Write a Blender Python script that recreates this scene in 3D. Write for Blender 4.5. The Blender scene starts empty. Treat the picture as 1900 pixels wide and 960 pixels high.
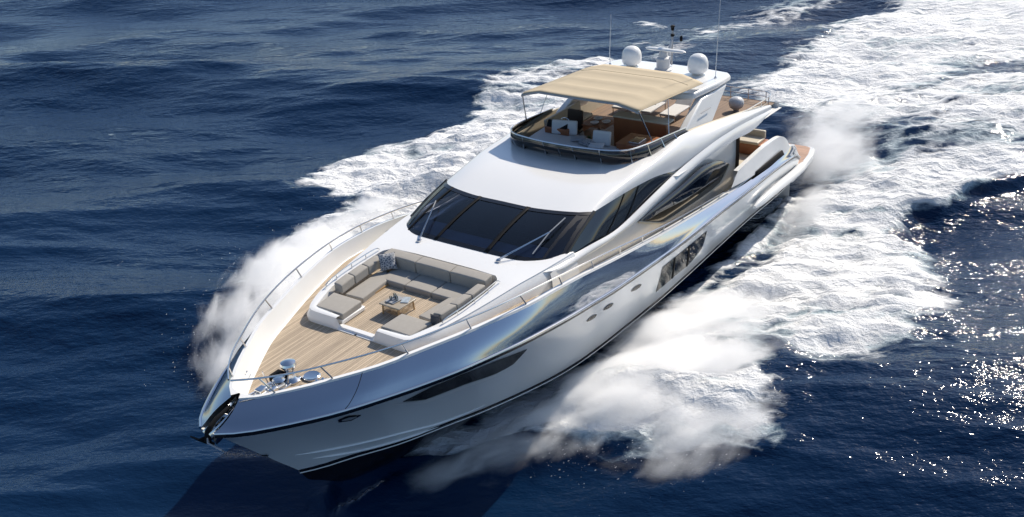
import bpy, bmesh, math, random
import numpy as np
from mathutils import Vector, Matrix
random.seed(7); rng = np.random.default_rng(11)
S = bpy.context.scene
COL = S.collection

# ------------------------------------------------------------------ camera
CAMP = np.array([37.67587, 16.19674, 17.00560])
ROT = np.array([[-0.56229943, -0.40070025, 0.7233662],
                [0.82477369, -0.20857225, 0.52559108],
                [-0.05973036, 0.89215297, 0.44776708]])
FPX = 1952.064
cam = bpy.data.cameras.new('camera'); co = bpy.data.objects.new('camera', cam); COL.objects.link(co)
m4 = Matrix([list(ROT[i]) + [CAMP[i]] for i in range(3)] + [[0, 0, 0, 1]])
co.matrix_world = m4
cam.sensor_width = 36; cam.lens = 36 * FPX / 1900; cam.clip_start = .5; cam.clip_end = 9000
S.camera = co
# ------------------------------------------------------------------ light
SUN_AZ, SUN_EL = 172.5, 39.5
W = bpy.data.worlds.new('World'); S.world = W; W.use_nodes = True
nt = W.node_tree; nt.nodes.clear()
sky = nt.nodes.new('ShaderNodeTexSky'); sky.sky_type = 'NISHITA'; sky.sun_disc = False
sky.sun_elevation = math.radians(SUN_EL); sky.sun_rotation = math.radians(90 - SUN_AZ)
sky.air_density = 1.0; sky.dust_density = .8; sky.ozone_density = 3.0
bg = nt.nodes.new('ShaderNodeBackground'); bg.inputs[1].default_value = .115
wo = nt.nodes.new('ShaderNodeOutputWorld')
nt.links.new(sky.outputs[0], bg.inputs[0]); nt.links.new(bg.outputs[0], wo.inputs[0])
sl = bpy.data.lights.new('sun', 'SUN'); sl.energy = 4.9; sl.angle = math.radians(.53); sl.color = (1, .91, .78)
so = bpy.data.objects.new('sun', sl); COL.objects.link(so)
sd = Vector((math.cos(math.radians(SUN_AZ)) * math.cos(math.radians(SUN_EL)), math.sin(math.radians(SUN_AZ)) * math.cos(math.radians(SUN_EL)), math.sin(math.radians(SUN_EL))))
so.rotation_euler = sd.to_track_quat('Z', 'Y').to_euler()
so.location = sd * 80
S.view_settings.view_transform = 'Standard'; S.view_settings.look = 'None'; S.view_settings.gamma = 1
S.view_settings.use_curve_mapping = False
S.view_settings.exposure = 0.15
S.cycles.max_bounces = 14; S.cycles.diffuse_bounces = 3; S.cycles.glossy_bounces = 4; S.cycles.transparent_max_bounces = 12
S.cycles.volume_bounces = 10; S.cycles.volume_step_rate = 2.0; S.cycles.volume_max_steps = 96
S.cycles.use_denoising = True; S.cycles.sample_clamp_indirect = 10; S.cycles.caustics_reflective = False
S.cycles.use_adaptive_sampling = True; S.cycles.adaptive_threshold = .02

# ------------------------------------------------------------------ measuring helper: surveyed point -> metres
def P(u, v, ax, val):
    d = ROT @ np.array([(u - 950) / FPX, -(v - 480) / FPX, -1.0])
    t = (val - CAMP[ax]) / d[ax]
    p = CAMP + t * d
    return (float(p[0]), float(p[1]), float(p[2]))
def PY(u, v, y): return P(u, v, 1, y)
def PZ(u, v, z): return P(u, v, 2, z)

# ------------------------------------------------------------------ materials
MATS = {}
def mat(name, col, rough=.5, metal=0., coat=0., bump=None, noise=None, alpha=1., trans=0., ior=1.45, spec=.5, coatr=.05):
    m = bpy.data.materials.new(name); m.use_nodes = True; n = m.node_tree.nodes; l = m.node_tree.links
    b = n['Principled BSDF']
    b.inputs['Base Color'].default_value = (*col, 1); b.inputs['Roughness'].default_value = rough
    b.inputs['Metallic'].default_value = metal; b.inputs['Coat Weight'].default_value = coat
    b.inputs['Coat Roughness'].default_value = coatr
    b.inputs['Alpha'].default_value = alpha; b.inputs['Transmission Weight'].default_value = trans; b.inputs['IOR'].default_value = ior
    tc = n.new('ShaderNodeTexCoord')
    if noise:
        sc, amt = noise
        t = n.new('ShaderNodeTexNoise'); t.inputs['Scale'].default_value = sc; t.inputs['Detail'].default_value = 5
        l.new(tc.outputs['Object'], t.inputs['Vector'])
        mx = n.new('ShaderNodeMix'); mx.data_type = 'RGBA'
        mx.inputs[6].default_value = tuple(c * (1 - amt) for c in col) + (1,); mx.inputs[7].default_value = tuple(min(1, c * (1 + amt)) for c in col) + (1,)
        l.new(t.outputs[0], mx.inputs[0]); l.new(mx.outputs[2], b.inputs['Base Color'])
    if bump:
        sc, st, dist = bump
        t = n.new('ShaderNodeTexNoise'); t.inputs['Scale'].default_value = sc; t.inputs['Detail'].default_value = 4
        l.new(tc.outputs['Object'], t.inputs['Vector'])
        bp = n.new('ShaderNodeBump'); bp.inputs['Strength'].default_value = st; bp.inputs['Distance'].default_value = dist
        l.new(t.outputs[0], bp.inputs['Height']); l.new(bp.outputs[0], b.inputs['Normal'])
    MATS[name] = m; return m
WHITE = mat('gelcoat_white', (.80, .80, .79), .22, coat=.6, noise=(.35, .03))
WHITE2 = mat('painted_nonskid', (.72, .72, .71), .5, noise=(1.2, .05), bump=(60, .15, .004))
HULLW = mat('hull_white', (.74, .76, .77), .14, coat=.8, noise=(.25, .03), bump=(.6, .05, .02))
SILVER = mat('mirror_silver', (.50, .52, .56), .065, metal=1.0, coat=.2, bump=(1.1, .16, .03), coatr=.02)
STEEL = mat('polished_steel', (.66, .66, .66), .12, metal=1.)
BLACK = mat('black_paint', (.008, .008, .010), .25, coat=.3)
BLACKM = mat('black_matt', (.015, .015, .016), .6)
CUSH = mat('cushion_fabric', (.345, .325, .295), .9, noise=(9, .08), bump=(220, .3, .003))
CUSHW = mat('cushion_white', (.62, .62, .62), .85, noise=(7, .06), bump=(180, .3, .003))
CUSHD = mat('cushion_dark', (.07, .07, .08), .9)
CANVAS = mat('canvas', (.46, .385, .27), .85, noise=(2.2, .06), bump=(3.2, .22, .03))
TABLE = mat('pale_wood_top', (.36, .31, .24), .4, coat=.3, noise=(6, .15))
SEAM = mat('seam_tape', (.14, .11, .08), .8)
WOOD = mat('brown_joinery', (.30, .11, .045), .4, coat=.2, noise=(4, .2))
WOODL = mat('light_wood', (.42, .27, .13), .35, noise=(8, .2))
GREY = mat('grey_plastic', (.32, .33, .35), .5)
GREYL = mat('grey_light', (.52, .53, .55), .4)
CREAM = mat('cream_lining', (.55, .49, .38), .5, noise=(2, .06))
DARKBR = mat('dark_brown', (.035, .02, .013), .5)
GLASSD = mat('tinted_glass', (.006, .008, .012), .025, coat=0, ior=1.75)
GLASSH = mat('black_hull_glass', (.004, .005, .007), .03, ior=1.42)
BLACKM.node_tree.nodes['Principled BSDF'].inputs['Specular IOR Level'].default_value = .08
GLASSH.node_tree.nodes['Principled BSDF'].inputs['Specular IOR Level'].default_value = .22
GREEN = mat('leaf_green', (.05, .09, .025), .7)
PAPER = mat('magazine', (.35, .40, .44), .4, noise=(14, .5))
def glassmix(name, tint, refl_rough=.02, base=.9):
    m = bpy.data.materials.new(name); m.use_nodes = True; n = m.node_tree.nodes; l = m.node_tree.links; n.clear()
    o = n.new('ShaderNodeOutputMaterial'); tr = n.new('ShaderNodeBsdfTransparent'); tr.inputs[0].default_value = (*tint, 1)
    g = n.new('ShaderNodeBsdfGlossy'); g.inputs['Roughness'].default_value = refl_rough; g.inputs[0].default_value = (.95, .95, .95, 1)
    f = n.new('ShaderNodeFresnel'); f.inputs[0].default_value = 1.65
    mx = n.new('ShaderNodeMixShader'); l.new(f.outputs[0], mx.inputs[0]); l.new(tr.outputs[0], mx.inputs[1]); l.new(g.outputs[0], mx.inputs[2])
    l.new(mx.outputs[0], o.inputs[0]); return m
WSGLASS = glassmix('windscreen_glass', (.42, .47, .62))
DEFL = glassmix('deflector_glass', (.34, .29, .25))
CLEAR = glassmix('clear_glass', (.80, .85, .88))
def teak(name, axis=1, scale=1.0, col=(.43, .345, .25)):
    m = bpy.data.materials.new(name); m.use_nodes = True; n = m.node_tree.nodes; l = m.node_tree.links
    b = n['Principled BSDF']; b.inputs['Roughness'].default_value = .65
    tc = n.new('ShaderNodeTexCoord'); sp = n.new('ShaderNodeSeparateXYZ'); l.new(tc.outputs['UV'], sp.inputs[0])
    # caulking lines
    ma = n.new('ShaderNodeMath'); ma.operation = 'FRACT'; mu = n.new('ShaderNodeMath'); mu.operation = 'MULTIPLY'; mu.inputs[1].default_value = 1 / .065
    l.new(sp.outputs[axis], mu.inputs[0]); l.new(mu.outputs[0], ma.inputs[0])
    gt = n.new('ShaderNodeMath'); gt.operation = 'LESS_THAN'; gt.inputs[1].default_value = .10; l.new(ma.outputs[0], gt.inputs[0])
    fl = n.new('ShaderNodeMath'); fl.operation = 'FLOOR'; l.new(mu.outputs[0], fl.inputs[0])
    wn = n.new('ShaderNodeTexWhiteNoise'); wn.noise_dimensions = '1D'; l.new(fl.outputs[0], wn.inputs['W'])
    mp = n.new('ShaderNodeMapping'); mp.inputs['Scale'].default_value = (1.2, 22, 1) if axis == 1 else (22, 1.2, 1); l.new(tc.outputs['UV'], mp.inputs[0])
    ns = n.new('ShaderNodeTexNoise'); ns.inputs['Scale'].default_value = 1.6; ns.inputs['Detail'].default_value = 6; l.new(mp.outputs[0], ns.inputs[0])
    ad = n.new('ShaderNodeMath'); ad.operation = 'MULTIPLY_ADD'; ad.inputs[1].default_value = .45; l.new(wn.outputs['Value'], ad.inputs[0]); l.new(ns.outputs[0], ad.inputs[2])
    cr = n.new('ShaderNodeValToRGB'); cr.color_ramp.elements[0].position = .35; cr.color_ramp.elements[1].position = 1.0
    cr.color_ramp.elements[0].color = tuple(c * .72 for c in col) + (1,); cr.color_ramp.elements[1].color = tuple(c * 1.25 for c in col) + (1,)
    l.new(ad.outputs[0], cr.inputs[0])
    mx = n.new('ShaderNodeMix'); mx.data_type = 'RGBA'; mx.inputs[7].default_value = (.09, .07, .055, 1); l.new(gt.outputs[0], mx.inputs[0]); l.new(cr.outputs[0], mx.inputs[6])
    l.new(mx.outputs[2], b.inputs['Base Color']); return m
TEAK = teak('teak_planks', 1)
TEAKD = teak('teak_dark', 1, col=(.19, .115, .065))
TEAKR = teak('teak_platform', 0, col=(.42, .25, .17))

# ------------------------------------------------------------------ mesh helpers
def obj(name, verts, faces, m, parent=None, smooth=True, bevel=0, solid=0, auto=40, uv=False, off=0):
    me = bpy.data.meshes.new(name); me.from_pydata([tuple(v) for v in verts], [], faces); me.update()
    bm = bmesh.new(); bm.from_mesh(me); bmesh.ops.remove_doubles(bm, verts=bm.verts, dist=1e-5)
    bmesh.ops.recalc_face_normals(bm, faces=bm.faces)
    if uv:
        L = bm.loops.layers.uv.new('UVMap')
        for f in bm.faces:
            for lp in f.loops: lp[L].uv = (lp.vert.co.x, lp.vert.co.y)
    bm.to_mesh(me); bm.free()
    o = bpy.data.objects.new(name, me); COL.objects.link(o); o.data.materials.append(m)
    if parent: o.parent = parent
    if smooth:
        for p in me.polygons: p.use_smooth = True
        me.set_sharp_from_angle(angle=math.radians(auto))
    if solid:
        md = o.modifiers.new('solid', 'SOLIDIFY'); md.thickness = solid; md.offset = off
    if bevel:
        md = o.modifiers.new('bevel', 'BEVEL'); md.width = bevel; md.segments = 3; md.limit_method = 'ANGLE'; md.angle_limit = math.radians(35)
    return o
def tag(o, label=None, cat=None, group=None, kind=None):
    if label: o['label'] = label
    if cat: o['category'] = cat
    if group: o['group'] = group
    if kind: o['kind'] = kind
    return o
def empty(name, loc=(0, 0, 0), parent=None):
    o = bpy.data.objects.new(name, None); o.location = loc; o.empty_display_size = .2; COL.objects.link(o)
    if parent: o.parent = parent
    return o
def rs(pts, n, smooth=True):
    """resample a polyline to n points by arc length (Catmull-Rom)"""
    p = np.array(pts, float)
    if smooth and len(p) > 2:
        q = []
        ext = np.vstack([2 * p[0] - p[1], p, 2 * p[-1] - p[-2]])
        for i in range(len(p) - 1):
            a, b, c, d = ext[i:i + 4]
            for t in np.linspace(0, 1, 12, endpoint=False):
                q.append(.5 * ((2 * b) + (c - a) * t + (2 * a - 5 * b + 4 * c - d) * t * t + (3 * b - a - 3 * c + d) * t ** 3))
        q.append(p[-1]); p = np.array(q)
    s = np.r_[0, np.cumsum(np.linalg.norm(np.diff(p, axis=0), axis=1))]; t = np.linspace(0, s[-1], n)
    return np.stack([np.interp(t, s, p[:, k]) for k in range(3)], 1)
def atx(pts, xs):
    """curve sampled at stations x"""
    p = np.array(sorted(pts, key=lambda q: q[0]), float)
    return np.stack([xs, np.interp(xs, p[:, 0], p[:, 1]), np.interp(xs, p[:, 0], p[:, 2])], 1)
def smooth1(a, k=3):
    a = np.array(a, float)
    for _ in range(k): a[1:-1] = .25 * a[:-2] + .5 * a[1:-1] + .25 * a[2:]
    return a
def grid(rows):
    R, N = len(rows), len(rows[0]); v = [tuple(p) for r in rows for p in r]
    f = [(i * N + j, i * N + j + 1, (i + 1) * N + j + 1, (i + 1) * N + j) for i in range(R - 1) for j in range(N - 1)]
    return v, f
def mir(rows): return [[(p[0], -p[1], p[2]) for p in r] for r in rows]
def loft(name, rows, m, parent, both=True, separate=False, **k):
    v, f = grid(rows)
    if separate:
        a = obj(name, v, f, m, parent, **k); v2, f2 = grid(mir(rows)); b = obj(name, v2, f2, m, parent, **k); return a, b
    if both:
        v2, f2 = grid(mir(rows)); n = len(v); v = v + v2; f = f + [tuple(i + n for i in q) for q in f2]
    return obj(name, v, f, m, parent, **k)
def tubegeo(pts, r, seg=8, cap=True):
    p = np.array(pts, float); n = len(p); V = []; F = []
    up = np.array([0, 0, 1.])
    for i in range(n):
        t = p[min(i + 1, n - 1)] - p[max(i - 1, 0)]; t = t / (np.linalg.norm(t) + 1e-9)
        a = np.cross(t, up)
        if np.linalg.norm(a) < .05: a = np.cross(t, [1, 0, 0])
        a = a / np.linalg.norm(a); b = np.cross(a, t)
        rr = r[i] if hasattr(r, '__len__') else r
        for k in range(seg):
            q = 2 * math.pi * k / seg; V.append(tuple(p[i] + rr * (math.cos(q) * a + math.sin(q) * b)))
    for i in range(n - 1):
        for k in range(seg):
            F.append((i * seg + k, i * seg + (k + 1) % seg, (i + 1) * seg + (k + 1) % seg, (i + 1) * seg + k))
    if cap: F.append(tuple(range(seg))); F.append(tuple((n - 1) * seg + k for k in range(seg)))
    return V, F
def join(*geos):
    V = []; F = []
    for v, f in geos:
        n = len(V); V += list(v); F += [tuple(i + n for i in q) for q in f]
    return V, F
def tube(name, pts, r, m, parent=None, seg=8): v, f = tubegeo(pts, r, seg); return obj(name, v, f, m, parent)
def lathegeo(c, prof, seg=24):
    V = []; F = []
    for (r, z) in prof:
        for k in range(seg):
            q = 2 * math.pi * k / seg; V.append((c[0] + r * math.cos(q), c[1] + r * math.sin(q), c[2] + z))
    for i in range(len(prof) - 1):
        for k in range(seg): F.append((i * seg + k, i * seg + (k + 1) % seg, (i + 1) * seg + (k + 1) % seg, (i + 1) * seg + k))
    F.append(tuple(range(seg))); F.append(tuple((len(prof) - 1) * seg + k for k in range(seg)))
    return V, F
def lathe(name, c, prof, m, parent=None, seg=24, **k): v, f = lathegeo(c, prof, seg); return obj(name, v, f, m, parent, **k)
def boxgeo(c, s, rz=0, tilt=0, ry=0):
    M = Matrix.Translation(c) @ Matrix.Rotation(rz, 4, 'Z') @ Matrix.Rotation(ry, 4, 'Y') @ Matrix.Rotation(tilt, 4, 'X')
    V = [tuple(M @ Vector((x * s[0] / 2, y * s[1] / 2, z * s[2] / 2))) for x in (-1, 1) for y in (-1, 1) for z in (-1, 1)]
    return V, [(0, 1, 3, 2), (4, 6, 7, 5), (0, 4, 5, 1), (2, 3, 7, 6), (0, 2, 6, 4), (1, 5, 7, 3)]
def box(name, c, s, m, parent=None, bevel=.02, **k):
    v, f = boxgeo(c, s, k.pop('rz', 0), k.pop('tilt', 0), k.pop('ry', 0)); return obj(name, v, f, m, parent, bevel=bevel, smooth=True, auto=60, **k)
def prism(name, pts, dz, m, parent=None, bevel=0, puff=0, **k):
    """polygon pts (x,y,z top) extruded down by dz"""
    n = len(pts); V = [tuple(p) for p in pts] + [(p[0], p[1], p[2] - dz) for p in pts]
    F = [tuple(range(n)), tuple(range(2 * n - 1, n - 1, -1))] + [(i, (i + 1) % n, n + (i + 1) % n, n + i) for i in range(n)]
    return obj(name, V, F, m, parent, bevel=bevel, auto=50, **k)
def cushion(name, pts, dz, m, parent=None, bev=.04, puff=.03):
    """upholstered block: quad top corner points, thickness dz, with a crowned top"""
    a, b, c, d = [np.array(p, float) for p in pts]; N = 7
    top = []; bot = []
    for i in range(N):
        rt = []; rb = []
        for j in range(N):
            s, t = i / (N - 1), j / (N - 1)
            p = (1 - s) * (1 - t) * a + (1 - s) * t * b + s * t * c + s * (1 - t) * d
            w = (1 - (2 * s - 1) ** 4) * (1 - (2 * t - 1) ** 4)
            rt.append(p + [0, 0, puff * w]); rb.append(p - [0, 0, dz])
        top.append(rt); bot.append(rb)
    v1, f1 = grid(top); v2, f2 = grid(bot); n = len(v1)
    F = f1 + [tuple(i + n for i in q) for q in f2]
    ring = [j for j in range(N)] + [i * N + N - 1 for i in range(1, N)] + [(N - 1) * N + j for j in range(N - 2, -1, -1)] + [i * N for i in range(N - 2, 0, -1)]
    for i in range(len(ring)):
        p, q = ring[i], ring[(i + 1) % len(ring)]; F.append((p, q, q + n, p + n))
    return obj(name, v1 + v2, F, m, parent, bevel=bev, auto=50)

exec_parts = []
# ================================================================== THE YACHT
Y = empty('motor_yacht', (13, 0, 0))
tag(Y, 'white motor yacht with silver bulwark band and beige bimini, planing across dark blue sea', 'yacht')
Y.location = (0, 0, 0)

XS = np.r_[np.linspace(0.3, 14, 22), np.linspace(14.8, 26.5, 27)]
def crv(xs, ys, zs): return np.array([xs, ys, zs], float).T
rub = crv([0.3, 1.3, 3.45, 4.96, 7.04, 8.9, 11.37, 13.3, 15.62, 16.93, 18.18, 19.8, 21.07, 21.87, 22.54, 23.3, 24.47, 25.3, 26.14, 26.55, 26.7],
          [3.12, 3.26, 3.38, 3.43, 3.48, 3.52, 3.58, 3.62, 3.66, 3.65, 3.60, 3.44, 3.17, 2.96, 2.70, 2.38, 1.84, 1.36, .77, .40, .20],
          [1.55, 2.0, 2.28, 2.40, 2.54, 2.68, 2.84, 3.02, 3.27, 3.44, 3.58, 3.75, 3.84, 3.89, 3.91, 3.94, 4.0, 4.06, 4.13, 4.18, 4.20])
boot = crv([0.3, 2, 5.1, 10.3, 12.4, 15, 16.6, 18.1, 19.7, 20.8, 22.2, 23.3, 24.03, 24.51],
           [2.80, 2.85, 2.90, 2.90, 2.84, 2.70, 2.54, 2.28, 1.96, 1.65, 1.15, .65, .33, .0],
           [.48, .56, .74, .78, .79, .83, .88, 1.01, 1.22, 1.36, 1.47, 1.6, 1.67, 1.69])
keel = crv([0.3, 10, 18, 20, 21.5, 22.6, 23.2, 23.6, 24.0], [0] * 9, [-.6, -.6, -.5, -.35, -.1, .2, .45, .75, 1.15])
cap = crv([0.3, 1.2, 4, 6.3, 7.85, 9.55, 12.68, 15.2, 17.0, 18.2, 19.4, 21.05, 22.5, 23.34, 24.5, 25.08, 25.58, 25.85],
          [3.04, 3.10, 3.14, 3.2, 3.25, 3.29, 3.37, 3.48, 3.48, 3.40, 3.26, 2.80, 2.28, 1.95, 1.27, .88, .47, .12],
          [1.75, 2.36, 2.52, 2.66, 2.82, 3.04, 3.51, 3.97, 4.28, 4.40, 4.46, 4.50, 4.52, 4.52, 4.53, 4.54, 4.54, 4.54])
N = 70
def sm(c, n=N): return rs(c, n)
rubR, bootR, capR = sm(rub), sm(boot), sm(cap)
keelR = sm(keel)
# hull side between boot-top and rubbing line, with flare forward
rows = []
for k, t in enumerate(np.linspace(0, 1, 9)):
    r = bootR * (1 - t) + rubR * t
    fl = np.interp(r[:, 0], [8, 16, 22, 25.5, 26.6], [.06, .02, -.14, -.10, 0])
    r[:, 1] += fl * math.sin(math.pi * t)
    r[:, 1] = np.maximum(r[:, 1], 0.0)
    rows.append(r)
HROWS = rows
hull = loft('hull', rows, HULLW, Y)
# stem closing plate between the two sides is the keel line itself: extend to the centre
stemP = [(24.51, 0, 1.69), (25.54, 0, 2.86), (26.2, 0, 3.62), (26.62, 0, 4.12)]
sr = rs(stemP, 9); left = [(*(rows[i][-1]),) for i in range(9)]
loft('stem', [left, [tuple(p) for p in sr]], HULLW, Y)
# underwater body
rows2 = []
for t in np.linspace(0, 1, 6):
    r = keelR * (1 - t) + bootR * t; r[:, 2] -= .18 * math.sin(math.pi * t); rows2.append(r)
loft('hull_bottom', rows2, BLACK, Y)
# boot-top double line
def offs(c, dy, dz):
    c = np.array(c, float).copy(); c[:, 1] = np.maximum(c[:, 1] + dy, .0); c[:, 2] += dz; return c
loft('boot_stripe', [offs(bootR, .012, -.03), offs(bootR, .014, .05)], BLACK, Y)
loft('boot_line', [offs(bootR, .018, -.09), offs(bootR, .018, -.06)], WHITE, Y)
# rubbing strake: dark groove and bright moulding
loft('rub_groove', [offs(rubR, .008, -.10), offs(rubR, .02, -.02)], BLACK, Y, separate=True)
for s in (1, -1):
    c = [(p[0], s * (p[1] + .02), p[2] + .02) for p in rubR]
    tube('rub_rail', c, .034, SILVER, Y)
# silver bulwark band
rows = []
for t in np.linspace(0, 1, 7):
    r = rubR * (1 - t) + capR * t
    r[:, 1] += np.interp(r[:, 0], [0, 8, 16, 21, 26], [.02, .03, .035, .05, .07]) * math.sin(math.pi * t); r[:, 1] = np.maximum(r[:, 1], 0); rows.append(r)
rows[0][:, 2] += .03
loft('bulwark_band', rows, SILVER, Y, separate=True)
# seams in the band
for xr, xc in ((22.75, 22.95),):
    for s in (1, -1):
        i = np.argmin(abs(rubR[:, 0] - 24.3)); 
        pts = [tuple(r[i + 0] + np.array([0, .004, .002])) for r in rows]
        pts = [(p[0], s * p[1], p[2]) for p in pts]
        tube('band_seam', pts, .008, BLACKM, Y, 5)
# cap rail + inner lining
deckz = lambda x: np.interp(x, [0, 3.5, 6, 8, 10, 12.7, 15.2, 17, 19, 27], [1.95, 2.05, 2.2, 2.4, 2.68, 3.15, 3.62, 3.9, 4.05, 4.08])
capI = capR.copy(); capI[:, 1] = np.maximum(capI[:, 1] - .10, .02); capI[:, 2] += .01
capIn = capI.copy(); capIn[:, 0] = np.minimum(capIn[:, 0], 25.70)
capT1 = capR.copy(); capT1[:, 2] += .035
capT2 = capIn.copy(); capT2[:, 2] += .03
lin = capIn.copy(); lin[:, 1] = np.maximum(lin[:, 1] - np.interp(lin[:, 0], [10, 17, 22, 25.7], [.04, .07, .16, .16]), 0.0); lin[:, 2] = deckz(lin[:, 0]) + .01
lin[:, 0] = np.minimum(lin[:, 0], 25.35)
loft('bulwark_cap', [offs(capR, .02, -.02), capT1, capT2], WHITE, Y, separate=True)
mid = .5 * (capT2 + lin); mid[:, 1] += .02
loft('bulwark_lining', [capT2, mid, lin], WHITE2, Y, separate=True)

# foredeck in teak, with white margin
def deck_rows(outer, inner, n):
    return [outer * (1 - t) + inner * t for t in np.linspace(0, 1, n)]
mx = np.linspace(18.2, 25.28, 34)
lo = atx([tuple(p) for p in lin], mx); lo[:, 2] = deckz(lo[:, 0]) + .012
tk = lo.copy(); tk[:, 1] = np.maximum(tk[:, 1] - np.interp(mx, [18, 22, 25.28], [.06, .07, .12]), 0)
loft('deck_margin', [lo, tk], WHITE, Y)
cen = tk.copy(); cen[:, 1] = 0; tk2 = tk.copy(); tk2[:, 2] += .004; cen[:, 2] += .03
fd = loft('foredeck', deck_rows(tk2, cen, 6), TEAK, Y, uv=True)
# side decks (teak) running aft, sinking to the cockpit
sx = np.linspace(0.6, 18.2, 40)
so_ = atx([tuple(p) for p in lin], sx); so_[:, 2] = deckz(sx) + .01
si_ = so_.copy(); si_[:, 1] = np.interp(sx, [0, 5.5, 6, 18.2], [0, 0, 2.2, 2.2])
loft('side_deck', deck_rows(so_, si_, 3), CREAM, Y, uv=True)

# ---------------------------------------------------------------- hull openings
def decal(name, px, ys, m, parent, th=.012, n=None):
    """panel with outline px (survey points) on the port topsides at half-breadth ys; mirrored twin to starboard"""
    for s in (1, -1):
        pts = []
        for (u, v), y in zip(px, ys if hasattr(ys, '__len__') else [ys] * len(px)):
            p = PY(u, v, y); pts.append((p[0], s * p[1], p[2]))
        yield pts
def hull_y(x, z):
    """half-breadth of the topsides at x,z"""
    zz = [np.interp(x, q[:, 0], q[:, 2]) for q in HROWS]; yy = [np.interp(x, q[:, 0], q[:, 1]) for q in HROWS]
    return float(np.interp(z, zz, yy))
def on_hull(u, v):
    lo_, hi_ = .2, 4.2
    f = lambda y: (lambda p: p[1] - hull_y(p[0], p[2]))(PY(u, v, y))
    ys = np.linspace(lo_, hi_, 200); vals = [f(y) for y in ys]
    for i in range(199):
        if vals[i] <= 0 <= vals[i + 1]: return PY(u, v, ys[i] - vals[i] * (ys[i + 1] - ys[i]) / (vals[i + 1] - vals[i]))
    return PY(u, v, ys[int(np.argmin(np.abs(vals)))])
def strip_panel(name, top, bot, m, n=16, out=.015, parent=Y, th=.0):
    a = rs([on_hull(*q) for q in top], n, False); b = rs([on_hull(*q) for q in bot], n, False)
    res = []
    for s in (1, -1):
        rws = []
        for t in np.linspace(0, 1, 5):
            r = a * (1 - t) + b * t
            rws.append([(p[0], s * (hull_y(p[0], p[2]) + out), p[2]) for p in r])
        v, f = grid(rws); res.append(obj(name, v, f, m, parent))
    return res
strip_panel('bow_window', [(747, 745.5), (800, 718), (856, 695), (919, 670), (977, 648)], [(747, 746), (787, 742), (862, 713), (919, 694), (950, 678), (977, 649)], GLASSH)
strip_panel('bow_window_lip', [(727, 751), (787, 743), (862, 714), (919, 695)], [(727, 752), (788, 749), (864, 719), (921, 698)], WHITE, out=.02)
HWB = [(1216, 542.6), (1251, 513), (1280, 489), (1302, 461), (1311, 430)]
strip_panel('hull_window', [(1229, 496), (1311, 429)], HWB, GLASSH)
strip_panel('hull_window_post', [(1250, 479), (1252.5, 477)], [(1245, 518), (1247.5, 516)], BLACKM, n=3, out=.03)
strip_panel('hull_window_post', [(1277, 457), (1279.5, 455)], [(1272, 496), (1274.5, 494)], BLACKM, n=3, out=.03)
for c in ((1097, 591), (1128, 570), (1180, 535)):
    strip_panel('porthole', [(c[0] - 9, c[1] + 5), (c[0] - 5, c[1] - .5), (c[0] + 2, c[1] - 5.5), (c[0] + 9, c[1] - 7.5)], [(c[0] - 9, c[1] + 6.5), (c[0] - 1, c[1] + 3.5), (c[0] + 6, c[1] - 1), (c[0] + 9.5, c[1] - 6)], GLASSH, n=8)
strip_panel('fairlead', [(626, 779), (645, 771), (668, 770)], [(627, 784), (650, 781), (669, 771)], BLACK, n=8, out=.02)
strip_panel('fairlead_rim', [(632, 779.5), (645, 774.5), (660, 772.5)], [(632, 781), (648, 779), (660, 774)], GREY, n=8, out=.035)
strip_panel('tow_eye', [(492, 848), (500, 846), (506, 849)], [(494, 850), (500, 849), (505, 852)], BLACK, n=6, out=.02)
# spray strakes
for a in ([(547, 845), (640, 829), (740, 805), (820, 784), (900, 752)], [(580, 851), (660, 838), (740, 817), (820, 790)]):
    pts = rs([on_hull(*q) for q in a], 30)
    for s in (1, -1):
        rad = np.interp(np.linspace(0, 1, 30), [0, .15, .8, 1], [.004, .035, .035, .004])
        tube('spray_strake', [(p[0], s * (hull_y(p[0], p[2]) + .005), p[2]) for p in pts], rad, HULLW, Y, 6)

# ---------------------------------------------------------------- stern
ts = [(p[0][0], p[0][1], p[0][2]) for p in (bootR, rubR, capR)]
tr = [[(0.3, y, z) for y in (-yy, 0, yy)] for (x, yy, z) in ts]
loft('transom', [[(0.28, -2.8, -.3), (.28, 0, -.3), (.28, 2.8, -.3)]] + tr, WHITE, Y, both=False)
pc = [PY(1511, 272, 2.75), PY(1480, 330, 3.2)]
PX0 = pc[0][0]; PZ0 = .98
plat = [(0.9, 3.12), (-.4, 3.12), (-1.6, 3.0), (PX0 + .12, 2.82), (PX0, 2.6)]
outline = [(x, y, PZ0) for x, y in plat] + [(x, -y, PZ0) for x, y in plat[::-1]]
prism('swim_platform', outline, .28, WHITE, Y, bevel=.06)
prism('platform_teak', [(x * .97 + .0, y * .94, PZ0 + .008) for x, y, z in outline], .004, TEAKR, Y, uv=True)
for s in (1, -1):
    pts = [PY(1400, 385, 3.38), PY(1425, 363, 3.42), PY(1450, 342, 3.40), PY(1475, 322, 3.32), PY(1492, 305, 3.15)]
    v, f = tubegeo([(p[0], s * p[1], p[2]) for p in rs(pts, 16)], np.interp(np.linspace(0, 1, 16), [0, .08, .9, 1], [.06, .15, .19, .12]), 12)
    obj('stern_fender_moulding', v, f, WHITE, Y)
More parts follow.
